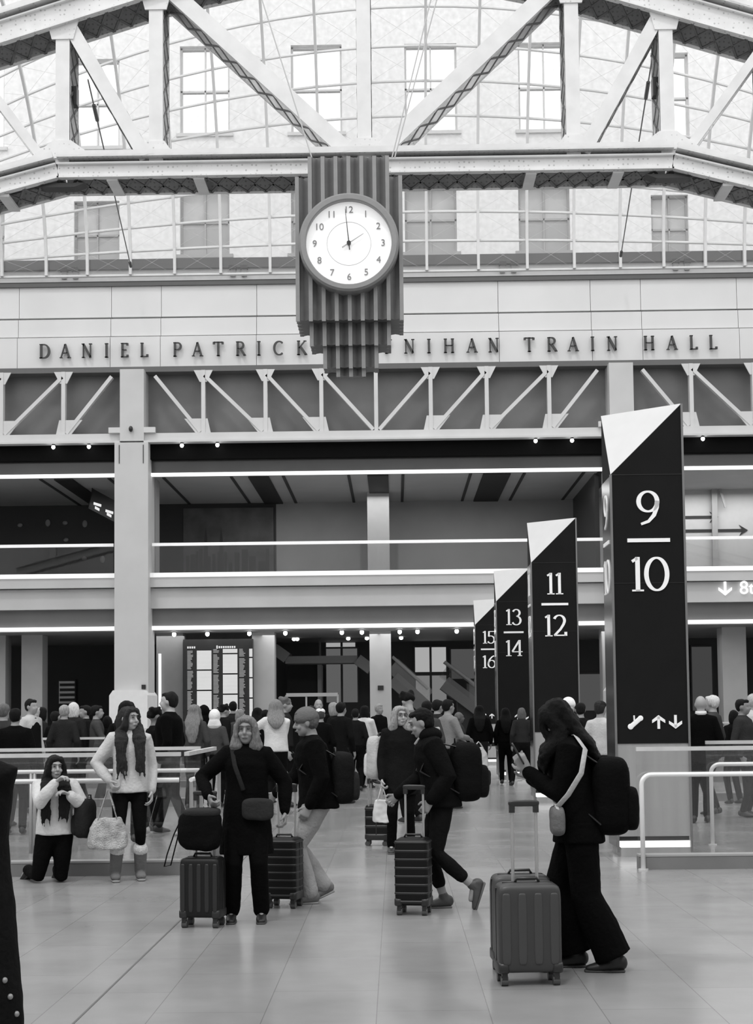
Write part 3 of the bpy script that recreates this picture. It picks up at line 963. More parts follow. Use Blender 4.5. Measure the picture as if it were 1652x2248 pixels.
# wall with openings: grid of boxes
rowsz = {}
mb = MB()
zs = sorted((min(w[2] for w in wins if w[5] == q), max(w[3] for w in wins if w[5] == q), q) for q in (0, 1, 2))
zcur = 12.0
for z0, z1, q_ in zs:
    mb.box(XL - 6, XR + 6, BY, BY + .5, zcur, z0)
    row = sorted([w for w in wins if w[5] == q_], key=lambda w: w[0])
    xc_ = XL - 6
    for w in row:
        mb.box(xc_, w[0], BY, BY + .5, z0, z1)
        mb.box(w[0], w[1], BY, BY + .5, z0, w[2] + .001).box(w[0], w[1], BY, BY + .5, w[3] - .001, z1)
        xc_ = w[1]
    mb.box(xc_, XR + 6, BY, BY + .5, z0, z1)
    zcur = z1
mb.box(XL - 6, XR + 6, BY, BY + .5, zcur, 44)
build('wall', mb, bwall, t)
WG = mat('window_glass_bright', 0.9, .05, 1.0)
WD = mat('window_blind_grey', 0.42, .3, 0, .12, 1.5)
WD2 = mat('window_blind_dark', 0.30, .3)
for x0, x1, z0, z1, low, ri in wins:
    fr = MB()
    f = .08
    fr.box(x0, x1, BY + .2, BY + .3, z0, z0 + f).box(x0, x1, BY + .2, BY + .3, z1 - f, z1).box(x0, x0 + f, BY + .2, BY + .3, z0, z1).box(x1 - f, x1, BY + .2, BY + .3, z0, z1)
    zm_ = z0 + (z1 - z0) * .5
    fr.box(x0, x1, BY + .2, BY + .3, zm_ - .04, zm_ + .04).box((x0 + x1) / 2 - .03, (x0 + x1) / 2 + .03, BY + .2, BY + .3, z0, z1)
    fr.box(x0 - .15, x1 + .15, BY - .1, BY + .2, z0 - .14, z0)
    fo = build('window', fr, WF if not low else mat('window_frame_low', .3), t)
    build('pane', MB().box(x0, x1, BY + .3, BY + .34, z0, z1), WG if not low else WD, fo)
    if low:
        build('lower_sash', MB().box(x0 + f, x1 - f, BY + .26, BY + .3, z0, z0 + (z1 - z0) * .42), WD2, fo)
struct('roof_low', MB().box(XL, XR, 51.9, BY, zc + .6, zc + .8), mat('roof_grey', .5), 'low flat roof between the hall and the yard building')

# ------------------------------------------------------------------ the big riveted truss
TY, TD = 27.05, 0.80


def TP(px, py):
    p = P(px, py, TY)
    return (p.x, p.z)


txc, _ = TP(800, 360)
zk = (P(803, 367, TY)).z                     # chord centre height at mid span
kx = TP(1476, 345)[0] - txc
half = (P(803, 350, TY).z - P(803, 385, TY).z) / 2
ux = P(0, 75, TY)                             # on the upper chord, left
uslope = .31
dx0 = txc - ux.x
nodes = [0.0] + [abs(TP(v, 200)[0] - txc) for v in (342, 137)] + [abs(TP(137, 200)[0] - txc) + 1.9, abs(TP(137, 200)[0] - txc) + 4.4, abs(TP(137, 200)[0] - txc) + 7.2, abs(TP(137, 200)[0] - txc) + 10.4]


def zlow(x):
    return zk if x < kx else zk - (x - kx) * .26


def zup(x):
    x1 = nodes[1]
    if x < x1:
        return ux.z + (dx0 - x1) * uslope + (x1 - x) * .22
    return ux.z + (dx0 - x) * uslope


t = empty('roof_truss', (txc, TY + TD / 2, zk - .5), 'great pale riveted steel truss crossing the hall behind the clock', 'truss')


def chord(mb, md, pts, hw, flange=True):
    """two channel webs in depth with flanges on mb, lacing and an added dark plate on md"""
    for (xa, za), (xb, zb_) in zip(pts[:-1], pts[1:]):
        for y in (TY, TY + TD):
            mb.bar((xa, y, za), (xb, y, zb_), (0, 1, 0), .05, hw * 2)
        n_ = Vector((-(zb_ - za), 0, xb - xa)).normalized()
        if n_.z < 0: n_ = -n_
        if flange:
            o = n_ * (hw + .09)
            mb.bar(Vector((xa, TY + TD / 2, za)) + o, Vector((xb, TY + TD / 2, zb_)) + o, (0, 1, 0), TD + .34, .035)
            md.bar(Vector((xa, TY + TD / 2, za)) + n_ * (hw - .02), Vector((xb, TY + TD / 2, zb_)) + n_ * (hw - .02), (0, 1, 0), TD - .06, .02)  # added dark plate, stands in for the shade inside the chord
            o2 = n_ * (hw + .16)
            mb.bar(Vector((xa, TY - .15, za)) + n_ * (hw + .13), Vector((xb, TY - .15, zb_)) + n_ * (hw + .13), (0, 1, 0), .04, .11)
        for y in (TY - .06, TY + TD + .06):
            mb.bar(Vector((xa, y, za)) - n_ * (hw - .02), Vector((xb, y, zb_)) - n_ * (hw - .02), (0, 1, 0), .10, .03)
            mb.bar(Vector((xa, y, za)) + n_ * (hw - .02), Vector((xb, y, zb_)) + n_ * (hw - .02), (0, 1, 0), .08, .03)
        L = math.hypot(xb - xa, zb_ - za)
        n = max(2, int(L / .34))
        for i in range(n):
            for s in (0, 1):
                fa, fb = i / n, (i + 1) / n
                a = Vector((xa + (xb - xa) * fa, TY if s else TY + TD, za + (zb_ - za) * fa)) - n_ * hw
                b = Vector((xa + (xb - xa) * fb, TY + TD if s else TY, za + (zb_ - za) * fb)) - n_ * hw
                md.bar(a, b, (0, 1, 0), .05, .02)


xs_ = [kx + 12.5, kx, 0]
low = [(txc - kx - 12, zlow(kx + 12)), (txc - kx, zk), (txc + kx, zk), (txc + kx + 12, zlow(kx + 12))]
a_, b_ = MB(), MB()
chord(a_, b_, low, half)
c_ = build('bottom_chord', a_, TRUSS, t)
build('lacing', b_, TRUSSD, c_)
hi_ = [(txc - nodes[6], zup(nodes[6])), (txc - nodes[1], zup(nodes[1])), (txc, zup(0)), (txc + nodes[1], zup(nodes[1])), (txc + nodes[6], zup(nodes[6]))]
a_, b_ = MB(), MB()
chord(a_, b_, hi_, .22)
c_ = build('top_chord', a_, TRUSS, t)
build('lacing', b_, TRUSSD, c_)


def member(name, xa, za, xb, zb_, w, laced=True, rear=True):
    mb = MB()
    for y in (TY + .03, TY + TD - .03):
        mb.bar((xa, y, za), (xb, y, zb_), (0, 1, 0), .05, w)
    n_ = Vector((-(zb_ - za), 0, xb - xa)).normalized()
    for s in (-1, 1):
        for y in (TY + .07, TY + TD - .07):
            mb.bar(Vector((xa, y, za)) + n_ * s * (w / 2 - .01), Vector((xb, y, zb_)) + n_ * s * (w / 2 - .01), (0, 1, 0), .12, .02)
    o = build(name, mb, TRUSS, t)
    if laced:
        md = MB()
        L = math.hypot(xb - xa, zb_ - za)
        n = max(2, int(L / .42))
        for i in range(n):
            for s in (-1, 1):
                for q in (-1, 1):
                    fa, fb = i / n, (i + 1) / n
                    a = Vector((xa + (xb - xa) * fa, TY + .1 if q > 0 else TY + TD - .1, za + (zb_ - za) * fa)) + n_ * s * w / 2
                    b = Vector((xa + (xb - xa) * fb, TY + TD - .1 if q > 0 else TY + .1, za + (zb_ - za) * fb)) + n_ * s * w / 2
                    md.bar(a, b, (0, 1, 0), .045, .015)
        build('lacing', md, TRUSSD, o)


for s in (-1, 1):
    for k_ in range(7):
        if k_ == 0 and s > 0: continue
        x = nodes[k_]
        member('post', txc + s * x, zlow(x) + half, txc + s * x, zup(x) - .2, .26)
    member('diagonal', txc + s * nodes[1] * .93, zup(nodes[1]) - .1, txc + s * .26, zk + half + .12, .30)
    member('diagonal', txc + s * (nodes[2] - .12), zup(nodes[2]) - .2, txc + s * (nodes[1] + .18), zk + half + .08, .25)
    for k_ in (3, 4, 5):
        member('diagonal', txc + s * (nodes[k_] - .1), zup(nodes[k_]) - .2, txc + s * (nodes[k_ - 1] + .35), zlow(nodes[k_ - 1]) + half + .08, .17, False)
    # gussets
    for k_ in (0, 1, 2, 3):
        x = nodes[k_]
        if k_ == 0 and s > 0: continue
        zz = zlow(x) + half + .1
        gw = .62 if k_ == 2 else (.55 if k_ == 0 else .36)
        gh = .30 if k_ != 2 else .34
        build('gusset', MB().prism([(txc + s * x - gw, zz), (txc + s * x + gw, zz), (txc + s * x + .16, zz + gh), (txc + s * x - .16, zz + gh)], 'y', TY - .02, TY + .02), TRUSS, t)
        zz = zup(x) - .2
        if k_ > 0:
            build('gusset', MB().prism([(txc + s * x - .3, zz + .1), (txc + s * x + .3, zz + .1), (txc + s * x + .2, zz - .28), (txc + s * x - .2, zz - .28)], 'y', TY - .02, TY + .02), TRUSS, t)
    # hanging bracket plate under the kink of the bottom chord
    xx = txc + s * kx
    build('bearing_plate', MB().prism([(xx - .5, zk - half - .05), (xx + .5, zk - half - .05), (xx + .3, zk - half - .13), (xx - .3, zk - half - .13)], 'y', TY + .02, TY + .3), DARK, t)
    for q in (-1.0, 1.0, 2.6):
        build('batten_plate', MB().box(xx - s * q - .1, xx - s * q + .1, TY - .02, TY + TD + .02, (zk - half - .035) if s * (xx - s * q - txc) * 1 < kx * 1.0 else zlow(abs(xx - s * q - txc)) - half - .05, (zk - half + .0) if s * (xx - s * q - txc) < kx else zlow(abs(xx - s * q - txc)) - half), TRUSS, t)
    # old lamp bracket on the inner side of the posts
    build('junction_box', MB().box(txc + s * (nodes[2] - .2), txc + s * (nodes[2] - .1), TY + .3, TY + .5, zk + 1.4, zk + 1.75), DARK, t)

# tension rods from the truss down to the far facade
for s, (a, b), lab in ((-1, ((193, 175), (287, 585)), 'left of the clock'), (1, ((1432, 120), (1362, 562)), 'right of the clock')):
    p, q = P(a[0], a[1], 34), P(b[0], b[1], 49.6)
    t = empty('tie_rod', q, 'thin dark slanting tie rod with turnbuckle, %s' % lab, 'cable', 'tie rods of the roof')
    build('rod', MB().cyl(p, q, .018, 8), mat('rod_grey', .16), t)
    m_ = p.lerp(q, .1)
    build('turnbuckle', MB().cyl(m_, p.lerp(q, .16), .05, 8), DARK, t)
    build('end_clevis', MB().cyl(q, q.lerp(p, .03), .05, 8), DARK, t)

# ------------------------------------------------------------------ the clock
KY = 25.6
KD = 1.33
ccx = P(766, 540, KY).x
ccz = P(766, 540, KY).z
rp = 28.95 * KY / FPX                        # rib spacing
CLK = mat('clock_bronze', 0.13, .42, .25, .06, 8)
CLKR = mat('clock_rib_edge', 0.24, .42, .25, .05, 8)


def flute(cx, nx, y0, ny):
    """outline with flat ribs and V grooves; nx ribs across, ny ribs deep"""
    rw, gd = .068, .085
    W, D = (nx - 1) * rp, (ny - 1) * rp
    pts = []
    def side(p, d, n_, inward):
        d, inward, p = Vector(d), Vector(inward), Vector(p)
        for i in range(n_):
            c = p + d * (i * rp)
            pts.append(c - d * rw / 2)
            pts.append(c + d * rw / 2)
            if i < n_ - 1:
                m_ = c + d * rp / 2
                pts.append(c + d * (rw / 2 + .004) + inward * .035)
                pts.append(m_ + inward * gd)
                pts.append(c + d * (rp - rw / 2 - .004) + inward * .035)
    y1 = y0 + D + rw
    side((cx - W / 2, y0), (1, 0), nx, (0, 1))
    side((cx + W / 2 + rw / 2, y0 + rw / 2), (0, 1), ny, (-1, 0))
    side((cx + W / 2, y1), (-1, 0), nx, (0, -1))
    side((cx - W / 2 - rw / 2, y1 - rw / 2), (0, -1), ny, (1, 0))
    return [tuple(p) for p in pts], W


t = empty('hanging_clock', (ccx, KY + KD / 2, P(766, 818, KY).z), 'big fluted bronze station clock hanging under the riveted truss', 'clock')
zM1 = P(700, 388, KY).z
zM0 = P(766, 700, KY).z
zT = P(766, 343, KY).z
tiers = [(9, 6, zM1, zM0, 'body'), (7, 5, zT, zM1, 'crown'), (7, 4, zM0, P(766, 748 + 6, KY + .2).z, 'lower_tier'), (5, 3, P(766, 754, KY + .2).z, P(766, 803, KY + .3).z, 'lower_tier'), (3, 2, P(766, 803, KY + .3).z, P(766, 822, KY + .42).z, 'lower_tier')]
for nx, ny, z1, z0, nm in tiers:
    y0 = KY + {9: 0, 7: .23, 5: .36, 3: .46}[nx] if nm != 'crown' else KY
    ol, W = flute(ccx, nx, y0, ny)
    mb = MB().prism(ol, 'z', z0, z1)
    o = build(nm, mb, CLK, t)
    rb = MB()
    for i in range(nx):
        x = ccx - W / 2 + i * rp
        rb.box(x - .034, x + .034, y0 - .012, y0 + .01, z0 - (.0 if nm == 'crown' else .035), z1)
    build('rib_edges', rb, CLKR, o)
# dial ring
def ringmesh(r0, r1, y0, y1, n=72):
    mb = MB()
    for r_, ya in ((r1, y1), (r1, y0 + .03), (r1 - .03, y0), (r0 + .02, y0), (r0, y0 + .03), (r0, y1)):
        pass
    rs_ = []
    prof = [(r1, y1), (r1, y0 + .04), (r1 - .035, y0), (r0 + .015, y0), (r0, y0 + .03), (r0, y1)]
    for i in range(n):
        a = 2 * PI * i / n
        rs_.append([(ccx + r_ * math.cos(a), yy, ccz + r_ * math.sin(a)) for r_, yy in prof])
    vs = [v for r_ in rs_ for v in r_]
    m_ = len(prof)
    fs = [(i * m_ + j, i * m_ + (j + 1) % m_, ((i + 1) % n) * m_ + (j + 1) % m_, ((i + 1) % n) * m_ + j) for i in range(n) for j in range(m_)]
    return mb.add(vs, fs)
px2 = KY / FPX
build('bezel', ringmesh(95 * px2, 111 * px2, KY - .26, KY + .12), CLKR, t, smooth=False)
mb = MB()
n = 72
DY = KY - .13
mb.add([(ccx, DY, ccz)] + [(ccx + 95.5 * px2 * math.cos(2 * PI * i / n), DY, ccz + 95.5 * px2 * math.sin(2 * PI * i / n)) for i in range(n)], [(0, 1 + i, 1 + (i + 1) % n) for i in range(n)])
mb.add([(ccx, DY + .1, ccz)] + [(ccx + 95.5 * px2 * math.cos(2 * PI * i / n), DY + .1, ccz + 95.5 * px2 * math.sin(2 * PI * i / n)) for i in range(n)], [(0, 1 + (i + 1) % n, 1 + i) for i in range(n)])
dial = build('dial', mb, mat('dial_white', .80, .4, 0, 0, 4, 0, 60, .3), t)
NUM = mat('dial_numerals', .22, .5)
for h_ in range(1, 13):
    a = math.radians(90 - 30 * h_)
    r_ = 76 * px2
    cx_, cz_ = ccx + r_ * math.cos(a), ccz + r_ * math.sin(a)
    text_mesh(str(h_), .165, .01, NUM, 'numeral', dial, lambda x, y, d: (cx_ + x, DY - .012 - d, cz_ + y))
mb = MB()
ring_ = [(ccx + 49 * px2 * math.cos(2 * PI * i / 60), DY - .004, ccz + 49 * px2 * math.sin(2 * PI * i / 60)) for i in range(61)]
mb.tube(ring_, [.004] * 61, 4, (0, 1, 0), False)
build('minute_marks', mb, mat('faint_marks', .55), dial)


def hand(name, dx, dz, L, tail, w, y, m):
    d = Vector((dx, 0, dz)).normalized()
    n_ = Vector((-d.z, 0, d.x))
    c = Vector((ccx, y, ccz))
    q = [c - d * tail + n_ * w * .9, c + d * L + n_ * w * .35, c + d * L - n_ * w * .35, c - d * tail - n_ * w * .9]
    vs = q + [v + Vector((0, -.012, 0)) for v in q]
    mb = MB().add(vs, [(0, 1, 2, 3), (7, 6, 5, 4), (0, 4, 5, 1), (1, 5, 6, 2), (2, 6, 7, 3), (3, 7, 4, 0)])
    build(name, mb, m, t)
hand('minute_hand', -33, 335, 77 * px2, 16 * px2, .011, DY - .05, DARK)
hand('hour_hand', 143, 92, 39 * px2, 18 * px2, .013, DY - .03, mat('hour_hand_grey', .45))
build('hub', MB().cyl((ccx, DY - .07, ccz), (ccx, DY, ccz), .036, 20), DARK, t)
# rods carrying the clock
for (a, b, lab) in (((575, 0), (684, 342), 'left rod carrying the clock from above'), ((945, 0), (860, 342), 'inner of the two right rods carrying the clock'), ((958, 0), (866, 342), 'outer of the two right rods carrying the clock')):
    q = P(b[0], b[1] + 4, KY + .15)
    d = P(a[0], a[1], KY + .15) - q
    p = q + d * 1.12
    o = build('suspension_rod', MB().cyl(q, p, .011, 8), mat('rod_light', .5, .4), None)
    tag(o, 'thin steel %s' % lab, 'cable', 'rods carrying the clock')

# ------------------------------------------------------------------ gate totems
KD_ = mat('totem_dark', 0.009, .6, 0, .1, 3, spec=.12)
KW = mat('totem_white', .62, .6)
KS = mat('totem_steel', .40, .4, .3, .12, 1.2, 0, 60, 0, .5, (6, 6, .5))
KE = mat('totem_edge', .05, .15, .6, .3, 2)
KL = emit_mat('totem_light', 1.5)
NUMW = mat('totem_numerals', .85, .5, 0, 0, 4, 0, 60, .1)
ky1 = 16.6
ratio = [1.0, 1.593, 2.152, 2.73]
xl_ = P(1347, 1400, ky1).x
xr_ = P(1507, 1400, ky1).x
tz = 5.0
zcut = P(1347, 1042, ky1).z
wk = xr_ - xl_
dk = .66
zbase = P(1430, 1632, ky1).z


def totem(xl, y, a, b, lab):
    t = empty('gate_totem', (xl + wk / 2, y + dk / 2, 0), lab, 'sign', 'gate totems')
    x0, x1, y0, y1 = xl, xl + wk, y, y + dk
    # dark shaft with the cut corner
    v = [(x0, y0, zbase), (x1, y0, zbase), (x1, y1, zbase), (x0, y1, zbase), (x0, y0, zcut), (x1, y0, tz), (x1, y1, tz), (x0, y1, tz)]
    build('shaft', MB().add(v, [(3, 2, 1, 0), (0, 1, 5, 4), (1, 2, 6, 5), (2, 3, 7, 6), (3, 0, 4, 7), (5, 6, 7)]), KD_, t)
    e = .004
    nn = (Vector(v[5]) - Vector(v[4])).cross(Vector(v[7]) - Vector(v[4])).normalized()
    if nn.y > 0: nn = -nn
    tri = [Vector(v[4]), Vector(v[5]), Vector(v[7])]
    build('white_corner', MB().add([p + nn * e for p in tri] + [p - nn * .02 for p in tri], [(0, 1, 2), (5, 4, 3), (0, 3, 4, 1), (1, 4, 5, 2), (2, 5, 3, 0)]), KW, t)
    build('side_glass', MB().box(x0 - .012, x0, y0 + .02, y1 - .02, zbase * 0 + .1, zcut - .02), KE, t)
    for xx in (x0, x1):
        build('edge_trim', MB().box(xx - .012, xx + .012, y0 - .012, y0 + .012, 0.05, zcut if xx == x0 else tz), mat('edge_steel', .28, .3, .7), t)
    mb = MB().box(x0, x1, y0 - .004, y0, zcut - .008, zcut + .002).box(x0, x1, y0 - .004, y0, 3.0 - .004, 3.0 + .004)
    build('panel_joint', mb, mat('joint_black', .003), t)
    build('pedestal', MB().box(x0 + .01, x1 - .01, y0 + .01, y1 - .01, .22, zbase), KS, t)
    build('base_gap', MB().box(x0 + .02, x1 - .02, y0 + .04, y1 - .04, .17, .22), DARK, t)
    build('light_line', MB().box(x0 + .03, x1 - .02, y0 + .0, y1, .10, .17), KL, t)
    build('foot', MB().box(x0 + .03, x1 - .01, y0, y1, 0, .10), KS, t)
    k_ = wk / 160.0
    hN = 76 * k_
    def put(txt, zc_, h_):
        tot = sum(GL[c][0] * h_ for c in txt) - .02 * h_
        x = x0 + wk * .505 - tot / 2
        for c in txt:
            mb = MB()
            glyph(mb, c, lambda gx, gz, d: (x + gx, y0 - .012 + d, zc_ + gz), h_, .012, 1.05)
            build('numeral', mb, NUMW, t)
            x += GL[c][0] * h_
    zA = P(1427, 1152, ky1).z
    zB = P(1427, 1298, ky1).z
    put(a, zA, hN)
    put(b, zB, hN)
    zm_ = P(1427, 1186, ky1).z
    for txt, zc_ in ((a, zA), (b, zB)):
        tot = sum(GL[c][0] * hN for c in txt)
        yy = y1 - (dk - tot) / 2
        for c in txt:
            mb = MB()
            glyph(mb, c, lambda gx, gz, d: (x0 - .022 + d, yy - gx, zc_ + gz), hN, .01, 1.05)
            build('side_numeral', mb, NUMW, t)
            yy -= GL[c][0] * hN
    build('side_divider_bar', MB().box(x0 - .022, x0 - .012, y0 + .12, y1 - .12, zm_ - 4.2 * k_, zm_ + 4.2 * k_), NUMW, t)
    build('divider_bar', MB().box(x0 + wk * .505 - 47 * k_, x0 + wk * .505 + 47 * k_, y0 - .012, y0, zm_ - 4.2 * k_, zm_ + 4.2 * k_), NUMW, t)
    zi = P(1440, 1585, ky1).z
    mb = MB()
    fn = lambda x, z, d: (x, y0 - .012 + d, z)
    arrow(mb, x0 + wk * .585, zi, 30 * k_, fn, .012, True, t=.19)
    arrow(mb, x0 + wk * .815, zi, 30 * k_, fn, .012, False, t=.19)
    build('arrows', mb, NUMW, t)
    xi = x0 + wk * .27
    mb = MB()
    mb.tube([(xi - 11 * k_, y0 - .006, zi - 10 * k_), (xi + 10 * k_, y0 - .006, zi + 8 * k_)], [(5.2 * k_, .006)] * 2, 12, (-.6, 0, .8))
    mb.ell((xi - 11 * k_, y0 - .006, zi - 9.5 * k_), (6.4 * k_, .006, 6.4 * k_)).ell((xi + 11 * k_, y0 - .006, zi + 8.5 * k_), (6.0 * k_, .006, 6.0 * k_))
    mb.tube([(xi - 2.5 * k_, y0 - .006, zi), (xi - 3 * k_, y0 - .006, zi + 14 * k_)], [(1.8 * k_, .006)] * 2, 8, (1, 0, 0))
    build('escalator_icon', mb, NUMW, t)
    return t


for i, (a, b, lab) in enumerate((('9', '10', 'nearest and tallest dark totem sign reading 9 over 10'), ('11', '12', 'dark totem sign reading 11 over 12 with white corner'), ('13', '14', 'dark totem sign reading 13 over 14'), ('15', '16', 'farthest dark totem sign reading 15 over 16'))):
    totem(xl_, ky1 * ratio[i], a, b, lab)

# ------------------------------------------------------------------ glass fences around the escalator wells
CURB = mat('curb_grey', .17, .5, 0, .08, 3)
RL = mat('rail_light', .85, .35, .2)
CAPM = mat('cap_light', .62, .4, .2, .08, 6)


def fence(xa, xb, y, lab, posts=(), returns=None, rail=True, curb=True, corner_r=.09, rail_end=0):
    t = empty('glass_fence', ((xa + xb) / 2, y, 0), lab, 'railing', 'glass fences around the escalator wells')
    if curb:
        build('curb', MB().box(xa, xb, y - .05, y + .12, 0, .13), CURB, t)
        build('curb_top', MB().box(xa, xb, y - .055, y + .125, .13, .15), mat('curb_top_grey', .34, .5), t)
    gp = MB().box(xa, xb, y + .02, y + .035, .15, 1.19)
    build('glass_panel', gp, GLASS, t)
    build('top_cap', MB().box(xa, xb, y, y + .055, 1.185, 1.225), CAPM, t)
    if rail:
        s = rail_end
        z = .95
        r = .024
        x0_, x1_ = xa, xb
        pts = [(x0_, y - .10, z), (x1_, y - .10, z)]
        if s:
            e = xa if s < 0 else xb
            o_ = xb if s < 0 else xa
            e += -s * .03
            arc = []
            for i in range(7):
                a = PI / 2 * i / 6
                arc.append((e - s * .1 + s * .1 * math.sin(a), y - .10, z - .1 + .1 * math.cos(a)))
            pts = [(o_, y - .10, z)] + arc + [(e, y - .10, 0)]
        build('handrail', MB().tube(pts, [r] * len(pts), 12, (0, 1, 0), False), RL, t, smooth=True)
        if s:
            build('rail_foot', MB().cyl((pts[-1][0], y - .10, 0), (pts[-1][0], y - .10, .015), .05, 16), CAPM, t)
    for x in posts:
        build('post', MB().cyl((x, y - .10, 0), (x, y - .10, .95), .02, 12), mat('post_grey', .4, .35, .4), t, smooth=True)
    return t


yA = 15.2
fence(XL + 8, XA(396, yA, 1800), yA, 'nearest left glass fence behind the two girls', posts=[XA(v, yA, 1800) for v in (-80,)])
xE = XA(396, yA, 1800)
xE += .06
t = empty('fence_return', (xE, yA, 0), 'glass fence return running away from the nearest left fence end', 'railing')
build('glass_panel', MB().box(xE - .01, xE + .005, yA + .06, 17.6, .13, 1.19), GLASS, t)
build('top_cap', MB().box(xE - .03, xE + .02, yA + .06, 17.6, 1.185, 1.225), CAPM, t)
build('handrail', MB().tube([(xE + .06, yA - .1, .95), (xE + .06, 17.5, .95)], [.022] * 2, 10, (1, 0, 0), False), RL, t)
for y in (yA - .08, 15.9, 16.7, 17.5):
    build('post', MB().cyl((xE + .06, y, 0), (xE + .06, y, .95), .02, 12), mat('post_grey', .4, .35, .4), t)
build('curb', MB().box(xE - .045, xE + .1, yA + .13, 17.6, 0, .13), CURB, t)
fence(XL + 8, XA(440, 17.8, 1800), 17.8, 'second left glass fence, just behind the nearest one', posts=[XA(v, 17.8, 1800) for v in (72, 80)], curb=False)
xR = XA(1399, yA + .1, 1800)
fence(xR, XR - 8, yA + .1, 'nearest right glass fence in front of the 9 over 10 totem base', rail_end=-1)
xR2 = XA(1553, 18.0, 1800)
fence(xR2, XR - 8, 18.0, 'second right glass fence with a curved rail end, behind the man in the suit', rail_end=-1, curb=False)
for (y, xl1, xr1, labL, labR) in ((26.5, 430, 1560, 'glass fence beside the 11 over 12 totem on the left side', 'glass fence beside the 11 over 12 totem on the right side'), (33.5, 450, 1545, 'glass fence far behind the long-haired girl', 'glass fence far right behind the crowd'), (44, 500, 1500, 'farthest left glass fence near the column pedestal', 'farthest right glass fence')):
    fence(XL + 4, XA(xl1, y, 1600), y, labL, rail=False)
    fence(XA(xr1, y, 1600), XR - 4, y, labR, rail=False)
fence(XA(1262, 30, 1600), XA(1345, 30, 1600), 30, 'short glass fence seen between the black-coated woman and the totem', rail=False)

# belt barrier posts
bp = []
def stanchion(px, y, lab):
    x = XA(px, y, 1640)
    t = empty('stanchion', (x, y, 0), lab, 'barrier post', 'belt barrier posts')
    build('pole', MB().cyl((x, y, 0), (x, y, .92), .028, 12), mat('pole_steel', .6, .3, .5), t, smooth=True)
    build('head', MB().cyl((x, y, .86), (x, y, .98), .042, 12), DARK, t)
    build('foot_plate', MB().cyl((x, y, 0), (x, y, .03), .14, 20), mat('foot_light', .65, .4), t)
    bp.append(x)
    return x
sxs = [(1112, 34.2, 'between the dark-coated waiting women, first'), (1121, 34.52, 'just right of the first one'), (1131, 34.9, 'third of the tight cluster'), (1166, 34.2, 'behind the walking blonde in dark jacket'), (1186, 34.52, 'before the 11 over 12 totem base'), (1194, 34.85, 'rightmost of the middle cluster'), (612, 30, 'left of the man in the knitted hat'), (624, 30.6, 'right beside the man in the knitted hat')]
for px_, y, l in sxs:
    stanchion(px_, y, 'silver barrier post with black head, %s' % l)
def belt(pa, ya, pb, yb, lab):
    a, b = (XA(pa, ya, 1640), ya, .86), (XA(pb, yb, 1640), yb, .86)
    o = build('barrier_belt', MB().bar(a, b, (0, 0, 1), .085, .012), DARK)
    tag(o, lab, 'belt', 'barrier belts')
belt(1045, 34.1, 1110, 34.2, 'black belt left of the first silver barrier post')
belt(1115, 34.2, 1164, 34.2, 'black belt joining the silver posts behind the waiting people')
belt(1168, 34.2, 1212, 34.2, 'black belt running right to the 11 over 12 totem')
belt(588, 30, 610, 30, 'black belt behind the woman in the light sweater')

# ------------------------------------------------------------------ people
def ik(a, b, l1, l2, pole):
    a, b = Vector(a), Vector(b)
    d = b - a
    L = min(d.length, (l1 + l2) * .995)
    n_ = d.normalized()
    b2 = a + n_ * L
    x = (l1 * l1 - l2 * l2 + L * L) / (2 * L)
    h_ = math.sqrt(max(0, l1 * l1 - x * x))
    p = Vector(pole)
    p = p - n_ * p.dot(n_)
    p = p.normalized() if p.length > 1e-5 else n_.orthogonal()
    return a + n_ * x + p * h_, b2


SKIN = {}


def cloth(g, fine=False):
    k_ = 'cloth_%g' % g
    return mat(k_, g * (.6 if g < .02 else 1), .9, 0, .14, 5, .35, 45, 0, .06)


def skin(g):
    return mat('skin_%g' % g, g, .55, 0, .05, 8, 0, 60, 0, .35)


def hairm(g):
    return mat('hair_%g' % g, g, .55, 0, .35, 9, .6, 26, 0, .4 if g > .03 else .12, (14, 14, 1.5))


def hand_shapes(mb, wrist, d, palm_n, curl, side, sc_=1.0):
    """palm, four unequal bent fingers and a thumb from the side of the palm; d = direction, palm_n = where the palm looks"""
    d = d.normalized()
    pn = (palm_n - d * palm_n.dot(d)).normalized()
    ac = d.cross(pn).normalized() * side          # across the palm, towards the thumb
    L = .088 * sc_
    mb.tube([wrist - d * .02, wrist + d * .03 * sc_, wrist + d * L], [(.026 * sc_, .019 * sc_), (.036 * sc_, .016 * sc_), (.040 * sc_, .013 * sc_)], 12, ac)
    for i, fl_ in enumerate((.066, .076, .070, .054)):
        base = wrist + d * (L * (.97 if i != 3 else .9)) + ac * ((.030 - .020 * i) * sc_)
        ang = 0.0
        p = base
        pts = [p - d * .01, p]
        for s_, f_ in enumerate((.46, .31, .23)):
            ang += curl * (1.0 if s_ == 0 else 1.1)
            dd = d * math.cos(ang) + pn * math.sin(ang)
            p = p + dd * (fl_ * f_ * 1.15 * sc_)
            pts.append(p)
        mb.tube(pts, [.0088 * sc_, .0088 * sc_, .0083 * sc_, .0076 * sc_, .0066 * sc_], 8, ac)
    tb = wrist + d * .03 * sc_ + ac * .030 * sc_
    t1 = tb + (ac * .75 + d * .75 + pn * .25).normalized() * .036 * sc_
    t2 = t1 + (ac * .25 * (1 - curl * .6) + d * .9 + pn * (.2 + curl * .7)).normalized() * .030 * sc_
    mb.tube([tb - ac * .015, tb, t1, t2], [.013 * sc_, .0125 * sc_, .0105 * sc_, .0085 * sc_], 8)


